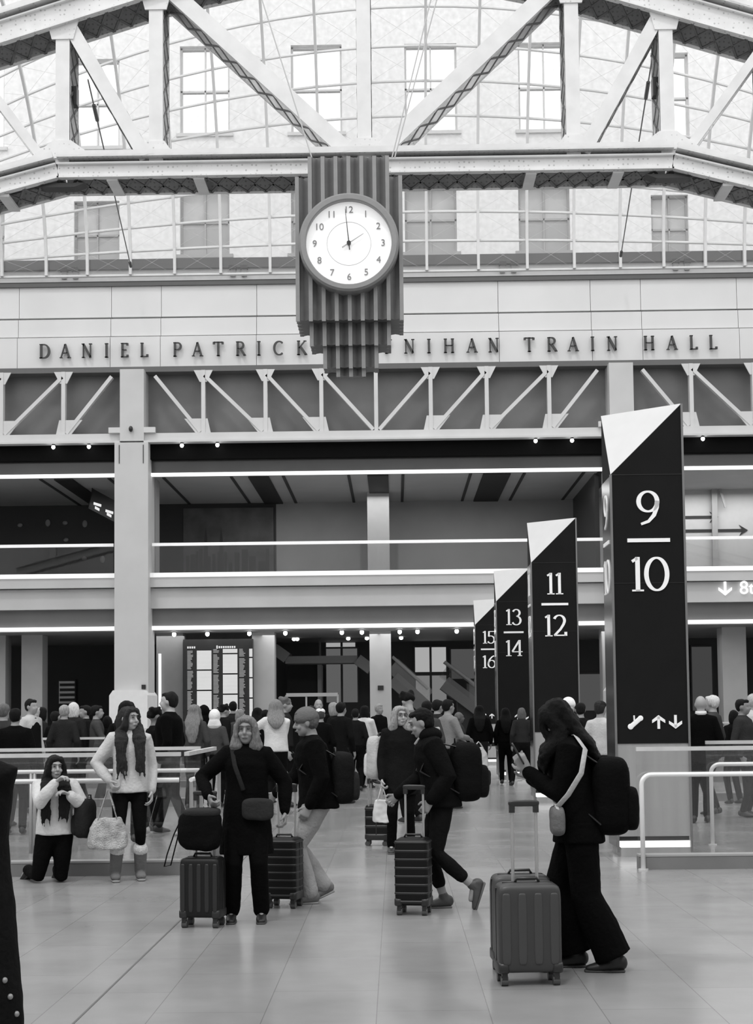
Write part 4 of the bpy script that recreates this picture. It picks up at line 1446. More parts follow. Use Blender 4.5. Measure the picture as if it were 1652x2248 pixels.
def person(label, px, Y, H, face=0.0, group=None, hd=0.0, nod=0.0, lean=0.0, feet=None, hands=None, poles=None, hips=None, curls=(.35, .35),
           hdirs=(None, None), near=False, hair='short', hg=.02, top=.02, legs=.02, shoes=.02, sk=.30, coat=0.93, flare=1.0, leg_w=1.0, arm_w=1.0, hat=None, knees=None,
           bulk=1.0, collar=None, boots=False, hair_len=.38, name='person', mask=False, glasses=False, torso_x=0.0, hem_gap=0.0, wrin=None, ankles=None, vest=None, skirt=None, twist=0.0, hairface=False):
    """face = degrees the body is turned (0 looks at the viewer, 90 looks to the right of the picture, 180 away)"""
    s_ = H / 1.72
    x = XA(px, Y, 1700)
    t = empty(name, (x, Y, 0), label, 'person', group, math.radians(face))
    vox_b, vox_c = (.0065, .011) if near else (.016, .02)
    hip = Vector(hips) if hips else Vector((0, 0, .93))
    up = Vector((torso_x, -math.sin(lean), math.cos(lean))).normalized()
    fwd = Vector((0, -1, 0))
    fw2 = (fwd - up * fwd.dot(up)).normalized()
    lat = up.cross(-fw2).normalized()
    if lat.x < 0: lat = -lat
    if twist:
        R_ = Matrix.Rotation(twist, 3, up)
        fw_t, lat_t = R_ @ fw2, R_ @ lat
    else:
        fw_t, lat_t = fw2, lat
    def T(z, y=0.0, x_=0.0):      # point at standing height z of the torso, y forward negative
        return hip + up * (z - .93) - fw_t * y + lat_t * x_
    neck = T(1.47, .0)
    headc = T(1.585, -.012 - .05 * math.sin(max(nod, 0)))
    sw = .150 * (.5 + .5 * bulk)
    sh = [T(1.378, .01, -sw), T(1.378, .01, sw)]
    hj = [hip + Vector((-.085, 0, -.02)), hip + Vector((.085, 0, -.02))]
    feet = feet or [(-.10, 0.0, .085), (.10, 0.0, .085)]
    knees = knees or [(0, -1, 0)] * 2
    if not hands:
        hands = [tuple(sh[0] + Vector((-.07, -.05, -.50))), tuple(sh[1] + Vector((.07, -.05, -.50)))]
    hands = [h_ if h_ is not None else tuple(sh[i] + Vector(((-1, 1)[i] * .06, -.05, -.50))) for i, h_ in enumerate(hands)]
    poles = poles or [(-.6, 1, -.1), (.6, 1, -.1)]
    el, wr, kn, an = [], [], [], []
    for i in range(2):
        e, w = ik(sh[i], hands[i], .285, .255, poles[i]); el.append(e); wr.append(w)
        k2, a2 = ik(hj[i], feet[i], .44, .425, knees[i]); kn.append(k2); an.append(a2)
    S = Matrix.Scale(s_, 3)
    def fin(mb): return mb.xf(lambda v: v * s_)
    RH = Matrix.Rotation(math.radians(hd), 3, 'Z') @ Matrix.Rotation(nod, 3, 'X')
    def HD(v): return headc + RH @ Vector(v)
    # ---- body: one continuous surface
    b = MB()
    b.ell(headc + RH @ Vector((0, .012, .022)), (.074, .094, .098), rot=RH)
    b.ell(headc + RH @ Vector((0, -.025, -.045)), (.056, .062, .068), .95, rot=RH)
    b.ell(headc + RH @ Vector((0, -.055, -.088)), (.028, .026, .020), rot=RH)
    b.tube([HD((0, -.078, .025)), HD((0, -.106, -.022))], [.010, .015], 8)
    b.ell(HD((0, -.092, -.026)), (.019, .013, .010))
    b.ell(HD((0, -.081, .040)), (.050, .014, .011), rot=RH)
    for q in (-1, 1):
        b.ell(HD((q * .076, .008, -.005)), (.010, .019, .031), rot=RH)
        b.ell(HD((q * .036, -.066, -.030)), (.022, .020, .022), rot=RH)
    b.ell(HD((0, -.086, -.058)), (.024, .012, .011), rot=RH)
    b.tube([HD((0, .015, -.03)), T(1.49, .01), T(1.43, .015)], [(.052, .055), (.053, .056), (.075, .06)], 14)
    b.tube([T(.86, .0), T(.98, 0), T(1.10, .0), T(1.25, .0), T(1.36, .0), T(1.43, .01)], [(.14, .10), (.145, .095), (.12, .085), (.145, .10), (.15, .09), (.09, .06)], 18, lat_t)
    for i in range(2):
        q = (-1, 1)[i]
        b.tube([sh[i] - lat_t * q * .06, sh[i], el[i], wr[i]], [.045, .048, .036, .023], 12)
        hdv = Vector(hdirs[i]) if hdirs[i] else (wr[i] - el[i]).normalized() * .8 + Vector((0, -.15, -.3))
        pn = Vector((-q, .1, 0)) if abs(hdv.normalized().z) > .6 else Vector((0, 0, -1))
        # thumb to the front (or inward when the forearm is level)
        dn = hdv.normalized()
        ac = dn.cross((pn - dn * pn.dot(dn)).normalized())
        want = Vector((0, -1, 0)) if abs(dn.z) > .6 else Vector((-q, 0, .3))
        hand_shapes(b, wr[i], hdv, pn, curls[i], 1 if ac.dot(want) > 0 else -1, 1.08)
        b.tube([hj[i] + Vector((0, 0, .03)), hj[i].lerp(kn[i], .5), kn[i], kn[i].lerp(an[i], .35), an[i]], [.082, .070, .050, .048, .034], 12)
        fd = Vector(ankles[i]).normalized() if ankles and ankles[i] is not None else Vector((0, -1, 0))
        b.tube([an[i], an[i] + fd * .08 + Vector((0, 0, -.03))], [.032, .024], 8)
    remesh('body', fin(b), skin(sk), t, vox_b * s_, smooth_it=1 if near else 2)
    # ---- face
    if near:
        mb = MB()
        for q in (-1, 1):
            e = MB().ell(HD((q * .031, -.083, .014)), (.0125, .005, .006), rot=RH, nu=10, nv=6)
            build('eye', fin(e), mat('eye_dark', .015, .3), t, True, True)
            e = MB().tube([HD((q * .014, -.096, .036)), HD((q * .032, -.093, .041)), HD((q * .050, -.080, .035))], [.0035, .004, .0025], 6)
            build('eyebrow', fin(e), mat('brow_dark', .06), t, True, True)
        e = MB().tube([HD((-.022, -.092, -.060)), HD((0, -.1, -.058)), HD((.022, -.092, -.060))], [(.003, .003), (.005, .006), (.003, .003)], 8)
        build('mouth', fin(e), mat('lips_%g' % sk, sk * .45, .5), t, True, True)
        if glasses:
            e = MB()
            for q in (-1, 1):
                for a in range(12):
                    a0, a1 = 2 * PI * a / 12, 2 * PI * (a + 1) / 12
                    e.tube([HD((q * .032 + .024 * math.cos(a0), -.104, .012 + .019 * math.sin(a0))), HD((q * .032 + .024 * math.cos(a1), -.104, .012 + .019 * math.sin(a1)))], [.0025, .0025], 6)
                e.tube([HD((q * .056, -.103, .018)), HD((q * .077, 0, .015))], [.002, .002], 6)
            e.tube([HD((-.008, -.105, .016)), HD((.008, -.105, .016))], [.002, .002], 6)
            build('glasses', fin(e), DARK, t, True, True)
    # ---- hair
    if hair != 'bald':
        h_ = MB()
        h_.ell(HD((0, .030, .040)), (.084, .092, .088), rot=RH)
        if hair == 'short':
            h_.ell(HD((0, .045, .0)), (.080, .070, .075), rot=RH)
            h_.ell(HD((0, -.035, .085)), (.060, .050, .030), rot=RH)
        elif hair == 'curly':
            for i_ in range(16):
                a = i_ * 2.4
                h_.ell(HD((.07 * math.cos(a), .025 + .075 * math.sin(a), .06 + .05 * math.sin(i_ * 1.7))), (.038, .038, .036))
        elif hair == 'bob':
            h_.tube([HD((0, .035, .05)), HD((0, .035, -.03)), HD((0, .03, -.10))], [(.09, .09), (.105, .085), (.10, .075)], 16, RH @ Vector((1, 0, 0)))
        elif hair == 'bun':
            h_.ell(HD((0, .10, .06)), (.045, .045, .045))
        elif hair in ('long', 'longf'):
            L = hair_len
            h_.ell(HD((0, -.030, .086)), (.066, .056, .034), rot=RH)
            back = [HD((0, .04, .05)), HD((0, .055, -.05)), T(1.46, .085), T(1.40, .125 * bulk), T(1.44 - L * .6, .15 * bulk), T(1.44 - L, .145 * bulk)]
            h_.tube(back, [(.088, .075), (.102, .068), (.125, .055), (.13, .04), (.11, .032), (.06, .018)], 18, lat_t)
            for q in (-1, 1):
                h_.tube([HD((q * .050, -.045, .085)), HD((q * .076, -.036, .03)), HD((q * .082, -.025, -.06)), T(1.455, -.035, q * .082)] + ([T(1.38, -.125 * bulk, q * .088), T(1.30, -.150 * bulk, q * .088), T(1.44 - L * .9, -.150 * bulk, q * .08)] if hair == 'longf' else []),
                        [(.026, .032), (.028, .044), (.038, .050), (.062, .060)] + ([(.070, .050), (.050, .028), (.015, .010)] if hair == 'longf' else []), 12, lat_t)
        if hair == 'longf':
            rq = random.Random(int(px * 7))
            for q in (-1, 1):
                for _k in range(9):
                    o1, o2 = rq.uniform(-.05, .055), rq.uniform(-.06, .06)
                    zl = 1.44 - hair_len * rq.uniform(.75, 1.12)
                    h_.tube([HD((q * .082, -.03 + rq.uniform(-.02, .02), -.03)), T(1.44, -.07, q * .09 + o1 * .6), T(1.36, -.155 * bulk, q * .09 + o1), T((1.36 + zl) / 2, -.165 * bulk, q * .09 + (o1 + o2) / 2), T(zl, -.155 * bulk, q * .085 + o2)],
                            [.018, .022, .020, .017, .006], 8)
        if hairface:
            h_.tube([HD((0, -.06, .08)), HD((-.01, -.10, .0)), HD((0, -.10, -.09)), T(1.42, -.13), T(1.32, -.15)], [(.07, .03), (.07, .03), (.075, .035), (.08, .04), (.04, .02)], 16, lat_t)
        o = remesh('hair', fin(h_), hairm(hg), t, (.009 if near else .02) * s_, .009 if near else .008, 24 if near else 14, 1)
    if hat:
        kind, hg_ = hat
        h_ = MB()
        if kind == 'beanie':
            h_.ell(HD((0, .012, .052)), (.090, .108, .092), rot=RH)
            h_.tube([HD((0, .012, .02)), HD((0, .012, .055))], [(.092, .108), (.094, .112)], 24, RH @ Vector((1, 0, 0)), False)
        elif kind == 'hood':
            h_.ell(HD((0, .03, .035)), (.105, .115, .125), rot=RH)
            h_.tube([HD((0, .05, -.05)), T(1.45, .03)], [(.10, .09), (.13, .10)], 16, lat_t)
        elif kind == 'cap':
            h_.ell(HD((0, .012, .065)), (.086, .104, .062), rot=RH)
            h_.ell(HD((0, -.12, .055)), (.06, .055, .008), rot=RH)
        remesh('hat' if kind != 'hood' else 'hood', fin(h_), cloth(hg_), t, .012 * s_)
    # ---- trousers
    tr = MB()
    tr.tube([T(1.00, .0), T(.93, .0), hip + Vector((0, 0, -.06))], [(.155 * bulk, .115), (.165 * bulk, .125), (.155, .115)], 18, lat)
    for i in range(2):
        hem = an[i] + (kn[i] - an[i]).normalized() * (.30 if boots else .015 + hem_gap)
        w = leg_w
        fl_ = flare
        tr.tube([hj[i] + Vector((0, 0, .02)), hj[i].lerp(kn[i], .5), kn[i], kn[i].lerp(hem, .5), hem] if True else [], [.096 * w, .084 * w, .064 * w * fl_ ** .4, .060 * w * fl_ ** .8, .055 * w * fl_], 14, None, flare < 1.3)
    wr_ = wrin if wrin is not None else (.008 if near else 0)
    if legs is not None:
        remesh('trousers', fin(tr), cloth(legs), t, vox_c * s_, wr_ * .6, 9, 2)
    if skirt:
        sk_ = MB().tube([T(1.02), T(.9), hip + Vector((0, 0, -.25)), hip + Vector((0, 0, -skirt[1]))], [(.15, .11), (.17, .13), (.20, .16), (.23, .18)], 20, lat)
        remesh('skirt', fin(sk_), cloth(skirt[0]), t, vox_c * s_, wr_, 6)
    # ---- jacket or coat
    j = MB()
    zs_, ra = [], []
    rr_ = [T(1.475, .01), T(1.44, .01), T(1.395, .005), T(1.30, -.005), T(1.15, 0), T(1.02, 0), T(.93, 0)]
    ra = [(.065, .062), (.105 * bulk, .080), (.156 * bulk, .106 * bulk), (.166 * bulk, .126 * bulk), (.156 * bulk, .122 * bulk), (.164 * bulk, .128 * bulk), (.174 * bulk, .135 * bulk)]
    if coat < .90:
        for z in (.80, .68, .56):
            if z > coat:
                rr_.append(hip + Vector((0, 0, z - .93)) + up * 0); ra.append((.180 * bulk + (.9 - z) * .06, .142 * bulk + (.9 - z) * .05))
        rr_.append(hip + Vector((0, 0, coat - .93))); ra.append((.182 * bulk + (.9 - coat) * .07, .145 * bulk + (.9 - coat) * .05))
    elif coat < .93:
        rr_.append(T(coat)); ra.append((.177 * bulk, .137 * bulk))
    elif coat > .95:
        rr_ = rr_[:-1]; ra = ra[:-1]
    j.tube(rr_, ra, 24, lat_t, False)
    for i in range(2):
        q = (-1, 1)[i]
        c_ = wr[i].lerp(el[i], .04)
        aw = arm_w
        j.tube([sh[i] - lat_t * q * .08, sh[i] - lat_t * q * .01, sh[i].lerp(el[i], .5), el[i], el[i].lerp(c_, .5), c_], [.078 * aw, .078 * aw, .062 * aw, .056 * aw, .050 * aw, .040 * aw], 14)
    if collar is not None:
        pass
    o = remesh('jacket' if coat > .85 else 'coat', fin(j), cloth(top), t, vox_c * s_, wr_, 7, 2)
    if collar is not None:
        c2 = MB().tube([T(1.45, .01), T(1.50, .012)], [(.082, .08), (.072, .074)], 20, lat_t, False)
        build('collar', fin(c2), cloth(collar), t, True, True)
    # ---- shoes
    for i in range(2):
        f = MB()
        a = an[i]
        sh_dir = Vector((0, -1, 0))
        if ankles and ankles[i] is not None:
            sh_dir = Vector(ankles[i]).normalized()
        dn = Vector((0, 0, -1))
        dn = (dn - sh_dir * dn.dot(sh_dir)).normalized() if abs(sh_dir.z) < .95 else Vector((0, 1, 0))
        if boots:
            top_ = a + (kn[i] - a).normalized() * .23
            f.tube([top_, a.lerp(top_, .5), a], [.068, .062, .058], 14)
            f.tube([a + dn * .035 - sh_dir * .035, a + dn * .040 + sh_dir * .07, a + dn * .045 + sh_dir * .13], [(.05, .045), (.052, .04), (.045, .03)], 14, sh_dir.cross(dn))
        else:
            f.tube([a + dn * .02 - sh_dir * .045, a + dn * .035 + sh_dir * .03, a + dn * .050 + sh_dir * .11, a + dn * .058 + sh_dir * .165], [(.040, .050), (.042, .045), (.045, .030), (.034, .020)], 14, sh_dir.cross(dn))
            f.tube([a + (kn[i] - a).normalized() * .03, a + dn * .02], [.042, .044], 12)
        so = MB().tube([a + dn * .074 - sh_dir * .055, a + dn * .074 + sh_dir * .05, a + dn * .074 + sh_dir * .18], [(.042, .012), (.046, .012), (.038, .011)], 14, sh_dir.cross(dn))
        sm = remesh('boot' if boots else 'shoe', fin(f), cloth(shoes) if boots else mat('shoe_%g' % shoes, shoes, .5, 0, .2, 12), t, .009 * s_ if near else .016 * s_, 0, 6, 1)
        if near:
            build('sole', fin(so), mat('sole_%g' % (shoes * 1.5 + .05), shoes * 1.5 + .02, .6), sm, True, True)
        if boots:
            cu = MB().tube([a + (kn[i] - a).normalized() * .215, a + (kn[i] - a).normalized() * .25], [.072, .070], 14)
            build('fleece_cuff', fin(cu), mat('fleece', .6, .9, 0, .2, 30, .8, 90), sm, True, True)
    if vest is not None:
        v = MB().tube([T(1.42, .01), T(1.3, 0), T(1.1, 0), T(.92, 0)], [(.12, .10), (.155, .135), (.165, .135), (.18, .142)], 20, lat_t, False)
        remesh('vest', fin(v), cloth(vest), t, .02)
    # world positions of useful joints
    W = wmat(t)
    t_ = {'el': [W @ (e * s_) for e in el], 'wr': [W @ (w * s_) for w in wr], 'sh': [W @ (v * s_) for v in sh], 'T': lambda z, y=0, x_=0: W @ (T(z, y, x_) * s_), 'root': t, 's': s_, 'W': W, 'hip': W @ (hip * s_)}
    return t_


# ------------------------------------------------------------------ luggage and bags
def suitcase(label, px, Y, w, h, d, rz, handle=None, g=.05, ribs='v', nrib=5, tilt=0, stripes=False, wheels=.06, group='rolling suitcases'):
    x = XA(px, Y, 1900)
    t = empty('suitcase', (x, Y, 0), label, 'suitcase', group, math.radians(rz))
    m = mat('luggage_%g' % g, g, .42, .0, .08, 6, spec=.5 if g > .03 else .2)
    zb = wheels + .015
    b = MB().ell((0, 0, zb + h / 2), (w / 2, d / 2, h / 2), .22, .22, nu=48, nv=28)
    build('shell', b, m, t, True, True)
    rb = MB()
    if ribs == 'v':
        for i in range(nrib):
            xx = -w / 2 + w * (i + .5) / nrib
            rb.ell((xx, -(d / 2 - .001), zb + h / 2), (w / nrib * .28, .006, h * .40), .5, .3, nu=12, nv=10)
    else:
        for i in range(nrib):
            zz = zb + h * (i + .5) / nrib
            rb.ell((0, 0, zz), (w / 2 + .004, d / 2 + .004, h / nrib * .26), .2, .5, nu=40, nv=8)
    build('ribs', rb, mat('luggage_rib_%g' % g, g * 1.3, .42), t, True, True)
    z = MB()
    z.box(-w / 2 - .003, w / 2 + .003, -.006, .006, zb + .03, zb + h - .03)
    z.box(-w / 2 + .04, w / 2 - .04, -.006, .006, zb, zb + h + .002)
    build('zip_seam', z, DARK, t, True)
    for sx in (-1, 1):
        for sy in (-1, 1):
            cx, cy = sx * (w / 2 - .035), sy * (d / 2 - .035)
            wh = build('caster', MB().box(cx - .016, cx + .016, cy - .02, cy + .02, wheels * .6, zb + .02), DARK, t, True)
            build('wheel', MB().cyl((cx - .02, cy + .008, wheels * .48), (cx + .02, cy + .008, wheels * .48), wheels * .48, 16), mat('wheel_grey', .06, .4), wh, True)
    for sx in (-1, 1):
        for z0_ in (zb + .03, ):
            build('corner_guard', MB().ell((sx * (w / 2 - .03), 0, zb + .03), (.036, d / 2 + .004, .036), .4, .4), DARK, t, True, True)
    build('carry_handle', MB().tube([(-.07, 0, zb + h), (-.06, 0, zb + h + .022), (.06, 0, zb + h + .022), (.07, 0, zb + h)], [.009] * 4, 8, None, False), DARK, t, True, True)
    if handle:
        hw = .072
        hy = d / 2 - .05
        for s in (-1, 1):
            build('handle_rod', MB().cyl((s * hw, hy, zb + h - .02), (s * hw, hy, handle - .02), .010, 10), mat('rod_alu', .45, .3, .6), t, True)
            build('handle_joint', MB().box(s * hw - .016, s * hw + .016, hy - .016, hy + .016, handle - .055, handle - .01), DARK, t, True)
        build('handle_grip', MB().ell((0, hy, handle), (hw + .022, .02, .019), .4, .5), DARK, t, True, True)
    return t


def blob(name, label, cat, loc, r, g, e=.6, rz=0, group=None, wr=.006, m=None, tilt=None):
    t = empty(name, loc, label, cat, group, rz)
    b = MB().ell((0, 0, 0), r, e, e, rot=tilt)
    remesh('body', b, m or cloth(g), t, min(r) * .12, wr, 9, 1)
    return t


def backpack(label, p, rz, w=.30, h=.46, d=.18, g=.02, pocket=True, shoulders=None):
    """p = middle of the pack; local +y points away from the wearer's back"""
    t = empty('backpack', (p[0], p[1], p[2] - h / 2), label, 'backpack', 'backpacks', rz)
    b = MB().ell((0, 0, h / 2), (w / 2, d / 2, h / 2), .55, .45, nu=28, nv=18)
    remesh('main_bag', b, cloth(g), t, .012, .007, 8, 1)
    if pocket:
        b = MB().ell((0, d / 2, h * .34), (w * .40, d * .22, h * .28), .6, .5, nu=20, nv=12)
        remesh('front_pocket', b, cloth(g * 1.35), t, .012, .004, 8, 1)
        build('zip_line', MB().tube([(-w * .38, d * .35, h * .72), (-w * .2, d * .46, h * .86), (w * .2, d * .46, h * .86), (w * .38, d * .35, h * .72)], [.005] * 4, 6), mat('zip_grey', .12, .4), t, True)
    build('grab_loop', MB().tube([(-.04, -d * .3, h - .01), (-.03, -d * .3, h + .035), (.03, -d * .3, h + .035), (.04, -d * .3, h - .01)], [.008] * 4, 8), DARK, t, True, True)
    if shoulders:
        W = wmat(t).inverted()
        for q, (sh_, hp_) in zip((-1, 1), shoulders):
            a = Vector((q * w * .28, -d * .35, h * .93))
            c = W @ Vector(sh_)
            e = W @ Vector(hp_)
            f = Vector((q * w * .42, -d * .3, h * .15))
            build('strap', MB().tube([a, c, e, f], [(.022, .007)] * 4, 10, (1, 0, 0)), DARK, t, True, True)
    return t


def tote(label, top, w, h, d, rz, g, hl, m=None, name='tote_bag', cat='bag', flare=.75):
    """bag hanging from the point top by two handles hl long"""
    t = empty(name, (top[0], top[1], top[2] - hl - h), label, cat, 'hand-held bags', rz)
    rs_ = []
    mb = MB()
    for f, k_ in ((0, .8), (.06, 1), (.3, 1.02), (.7, .9), (1, flare)):
        rs_.append([Vector((w / 2 * k_ * math.copysign(abs(math.cos(a)) ** .6, math.cos(a)), d / 2 * (1.15 - .3 * f) * math.copysign(abs(math.sin(a)) ** .7, math.sin(a)), h * f)) for a in [2 * PI * i / 28 for i in range(28)]])
    mb.rings(rs_)
    remesh('body', mb, m or cloth(g), t, .012, .012, 9, 1)
    for s in (-1, 1):
        build('handle', MB().tube([(-w * .24, s * d * .3, h * .94), (-w * .10, s * d * .18, h + hl * .6), (0, s * .012, h + hl), (w * .10, s * d * .18, h + hl * .6), (w * .24, s * d * .3, h * .94)], [(.016, .006)] * 5, 8, (0, 1, 0)), m or cloth(g), t, True, True)
    return t


def shoulder_bag(label, person_, g, strap_g, q, bagp, w=.26, h=.2, d=.08, rz=0.0, lo=1.0):
    t = empty('shoulder_bag', bagp, label, 'bag', 'hand-held bags', rz)
    b = MB().ell((0, 0, h / 2), (w / 2, d / 2, h / 2), .5, .5)
    remesh('body', b, cloth(g), t, .012, .004, 8, 1)
    W = wmat(t).inverted()
    pts = [W @ Vector(v) for v in person_]
    pts = [Vector((-w * .4, 0, h * .9))] + pts + [Vector((w * .4, 0, h * .9))] if q else pts
    build('strap', MB().tube(pts, [(.018, .005)] * len(pts), 8, None), cloth(strap_g), t, True, True)
    return t


G_CROWD = 'travellers crowding the far side of the hall'
G_NEAR = 'travellers in the near part of the hall'

# --- woman in black with long dark hair, looking at her phone, right foreground
Y1 = 9.45
w1 = person('person in black with wide trousers and long black hair hiding the face', 1268, Y1, 1.69, face=-94, group=G_NEAR, hd=2, nod=.55, lean=.14,
            feet=[(-.10, -.03, .08), (.08, .20, .08)], hands=[(-.12, -.30, 1.20), (.07, -.32, 1.25)], poles=[(-.3, .3, -1), (.3, .3, -1)], curls=(.5, .8), hdirs=[(0, -.5, .8), (0, -.5, .85)],
            near=True, hair='longf', hg=.004, top=.004, legs=.004, shoes=.008, sk=.26, coat=.80, flare=1.75, leg_w=1.22, bulk=1.12, hair_len=.22, arm_w=1.2, hairface=True)
t = empty('phone', w1['wr'][1] + Vector((-.06, -.03, .06)), 'dark phone held up by the long-haired person in black', 'phone', None, math.radians(-94))
build('case', MB().ell((0, 0, .05), (.038, .006, .075), .3, .3, rot=Matrix.Rotation(.5, 3, 'X')), DARK, t, True, True)
shp = w1['T']
backpack('large black backpack on the back of the long-haired person in black', shp(1.06, .22), math.radians(-94), .36, .48, .24, .006, True, [(shp(1.42, .02, -.10), shp(1.2, -.13, -.13)), (shp(1.42, .02, .10), shp(1.2, -.13, .13))])
p_ = shp(1.05, -.16, -.02)
shoulder_bag('grey sling bag with a wide pale strap crossing the back of the person in black', [shp(1.03, -.15, .20), shp(1.12, -.05, .275), shp(1.24, .05, .29), shp(1.38, .10, .24), shp(1.47, .06, .10), shp(1.46, -.02, -.06), shp(1.2, -.16, -.10)], .14, .42, True, p_ + Vector((.02, -.18, -.17)), .22, .18, .09, math.radians(-90))
suitcase('smooth grey hard suitcase with raised twin-rod handle beside the person in black', 1155, 9.0, .375, .515, .24, 4, 1.05, g=.034, ribs='v', nrib=4)
suitcase('second grey suitcase half hidden behind the smooth grey one', 1140, 9.42, .36, .52, .22, 4, None, g=.045, ribs='v', nrib=4)

# --- woman in a long black coat looking at the camera, with a stacked suitcase
Y2 = 11.75
w2 = person('person with long greying hair in a long black coat, facing the viewer', 541, Y2, 1.60, face=3, group=G_NEAR, hd=-6, lean=.02,
            feet=[(-.13, 0, .08), (.12, -.02, .08)], hands=[(-.30, -.22, 1.05), (.32, -.03, .90)], poles=[(-1, .5, -.3), (1, .6, 0)], curls=(.9, .7), hdirs=[(.3, -.6, -.6), None],
            near=True, hair='long', hg=.17, top=.005, legs=.005, shoes=.008, sk=.24, coat=.56, bulk=1.12, arm_w=1.15, hair_len=.20, leg_w=1.12, flare=1.15)
shp = w2['T']
suitcase('dark ribbed suitcase with a black bag on top, left of the person with greying hair', 445, 11.5, .31, .45, .24, -8, 1.0, g=.012, ribs='v', nrib=5)
t = empty('duffel_bag', (XA(441, 11.48, 1850), 11.47, .57), 'black duffel bag resting on top of the dark ribbed suitcase', 'bag', 'hand-held bags')
remesh('body', MB().ell((0, 0, .155), (.165, .12, .155), .5, .55), cloth(.008), t, .012, .012, 7, 1)
build('flap', MB().ell((.01, 0, .29), (.14, .115, .035), .5, .6), cloth(.03), t, True, True)
build('strap', MB().tube([(-.14, 0, .26), (-.20, -.02, .13), (-.25, -.04, -.02), (-.27, -.05, -.11), (-.22, -.06, -.10), (-.17, -.05, .10), (-.14, -.06, .24)], [(.014, .005)] * 7, 8, (0, 1, 0)), cloth(.012), t, True, True)
p_ = shp(.98, -.19, .10)
shoulder_bag('small dark crossbody bag at the waist of the person with greying hair', [shp(1.1, -.165, -.02), shp(1.3, -.155, -.09), shp(1.45, -.05, -.12), shp(1.4, .09, -.10)], .028, .02, False, p_ + Vector((0, 0, -.12)), .25, .17, .08)

# --- walking man with pale trousers and a knitted hat
Y3 = 12.9
w3 = person('person in black jacket, pale trousers and grey knitted hat walking left pulling a suitcase', 698, Y3, 1.69, face=-82, group=G_NEAR, hd=0, nod=.15, lean=.13, hips=(0, 0, .90),
            feet=[(-.06, .05, .13), (.09, -.08, .08)], hands=[(-.20, -.36, .93), None], poles=[(-.3, 1, -.3), (.4, 1, 0)], curls=(1.0, .6), ankles=[(0, -.9, -.4), (0, -1, -.02)],
            near=True, hair='short', hg=.10, top=.005, legs=.33, shoes=.14, sk=.26, coat=.84, bulk=1.25, arm_w=1.3, leg_w=1.3, flare=1.05, hat=('beanie', .14))
shp = w3['T']
backpack('dark slouching backpack on the walker with pale trousers', shp(1.07, .23), math.radians(-82), .32, .44, .20, .018, True, [(shp(1.40, .02, -.10), shp(1.2, -.14, -.14)), (shp(1.40, .02, .10), shp(1.2, -.14, .14))])
suitcase('black suitcase with horizontal ribs pulled by the walker in pale trousers', 624, 12.6, .27, .50, .26, -12, 1.0, g=.006, ribs='h', nrib=8)

# --- standing girl in a pale sweatshirt with furry tote
Y4 = 14.75
w4 = person('person in a pale sweatshirt, black leggings and short boots with very long dark hair', 284, Y4, 1.70, face=14, group=G_NEAR, hd=38, lean=.0,
            feet=[(-.14, -.02, .085), (.11, .03, .085)], hands=[(-.20, -.12, .98), (.21, -.06, .87)], poles=[(-1, .7, 0), (.4, 1, 0)], curls=(.9, .5),
            near=True, hair='longf', hg=.03, top=.50, legs=.006, shoes=.14, sk=.36, coat=.86, bulk=1.04, arm_w=1.2, leg_w=.92, boots=True, hair_len=.42)
fur = mat('faux_fur', .42, .95, 0, .35, 12, 1.0, 70)
wp = w4['wr'][0]
tote('pale faux-fur tote bag hanging from the hand of the long-haired girl in boots', (wp.x - .01, wp.y - .03, wp.z - .08), .38, .30, .16, .1, .4, .27, fur, flare=.62)

# --- kneeling girl
Y5 = 14.6
w5 = person('person kneeling on the floor in a pale puffer jacket with long dark hair', 121, Y5, 1.62, face=14, group=G_NEAR, hd=14, nod=.05, lean=.02, hips=(0, .02, .52),
            feet=[(-.27, .40, .10), (.04, .42, .10)], knees=[(0, -1, -1.2), (0, -1, -1.2)], ankles=[(-.5, .5, -.5), (-.3, .6, -.5)], hands=[(.0, -.22, 1.03), (.14, -.20, .90)], poles=[(-.8, 0, -1), (.8, 0, -1)],
            curls=(.7, .6), hdirs=[(.6, -.3, .5), (-.6, -.3, .3)], near=True, hair='longf', hg=.012, top=.55, legs=.005, shoes=.008, sk=.36, coat=.90, bulk=1.12, arm_w=1.3, leg_w=1.1, hair_len=.40)
shp = w5['T']
backpack('dark backpack held at the side of the kneeling girl', shp(1.06, -.08, .30) + Vector((0, 0, 0)), math.radians(70), .26, .38, .15, .02, True, None)

# --- blonde woman with glasses
Y6 = 17.3
w6 = person('person with long blonde hair and glasses in a dark coat holding a plastic bag', 880, Y6, 1.69, face=-2, group=G_NEAR, hd=22, lean=.02,
            feet=[(-.12, -.02, .08), (.10, .08, .08)], hands=[(-.22, -.08, .86), (.24, -.10, .95)], curls=(.9, .6),
            near=True, hair='long', hg=.34, top=.014, legs=.006, shoes=.03, sk=.40, coat=.68, bulk=1.1, arm_w=1.2, hair_len=.30, glasses=True)
wp = w6['wr'][0]
tote('small white plastic bag hanging from the hand of the blonde person', (wp.x, wp.y - .03, wp.z - .07), .22, .26, .09, 0, .6, .16, mat('plastic_white', .6, .4, 0, .15, 6), name='plastic_bag')
shp = w6['T']
backpack('pale patterned backpack at the back of the blonde person', shp(1.10, .12, -.29), math.radians(60), .26, .50, .18, .45, True, None)
suitcase('small black suitcase standing left of the blonde person', 829, 18.3, .17, .42, .28, 80, .80, g=.008, ribs='h', nrib=4)

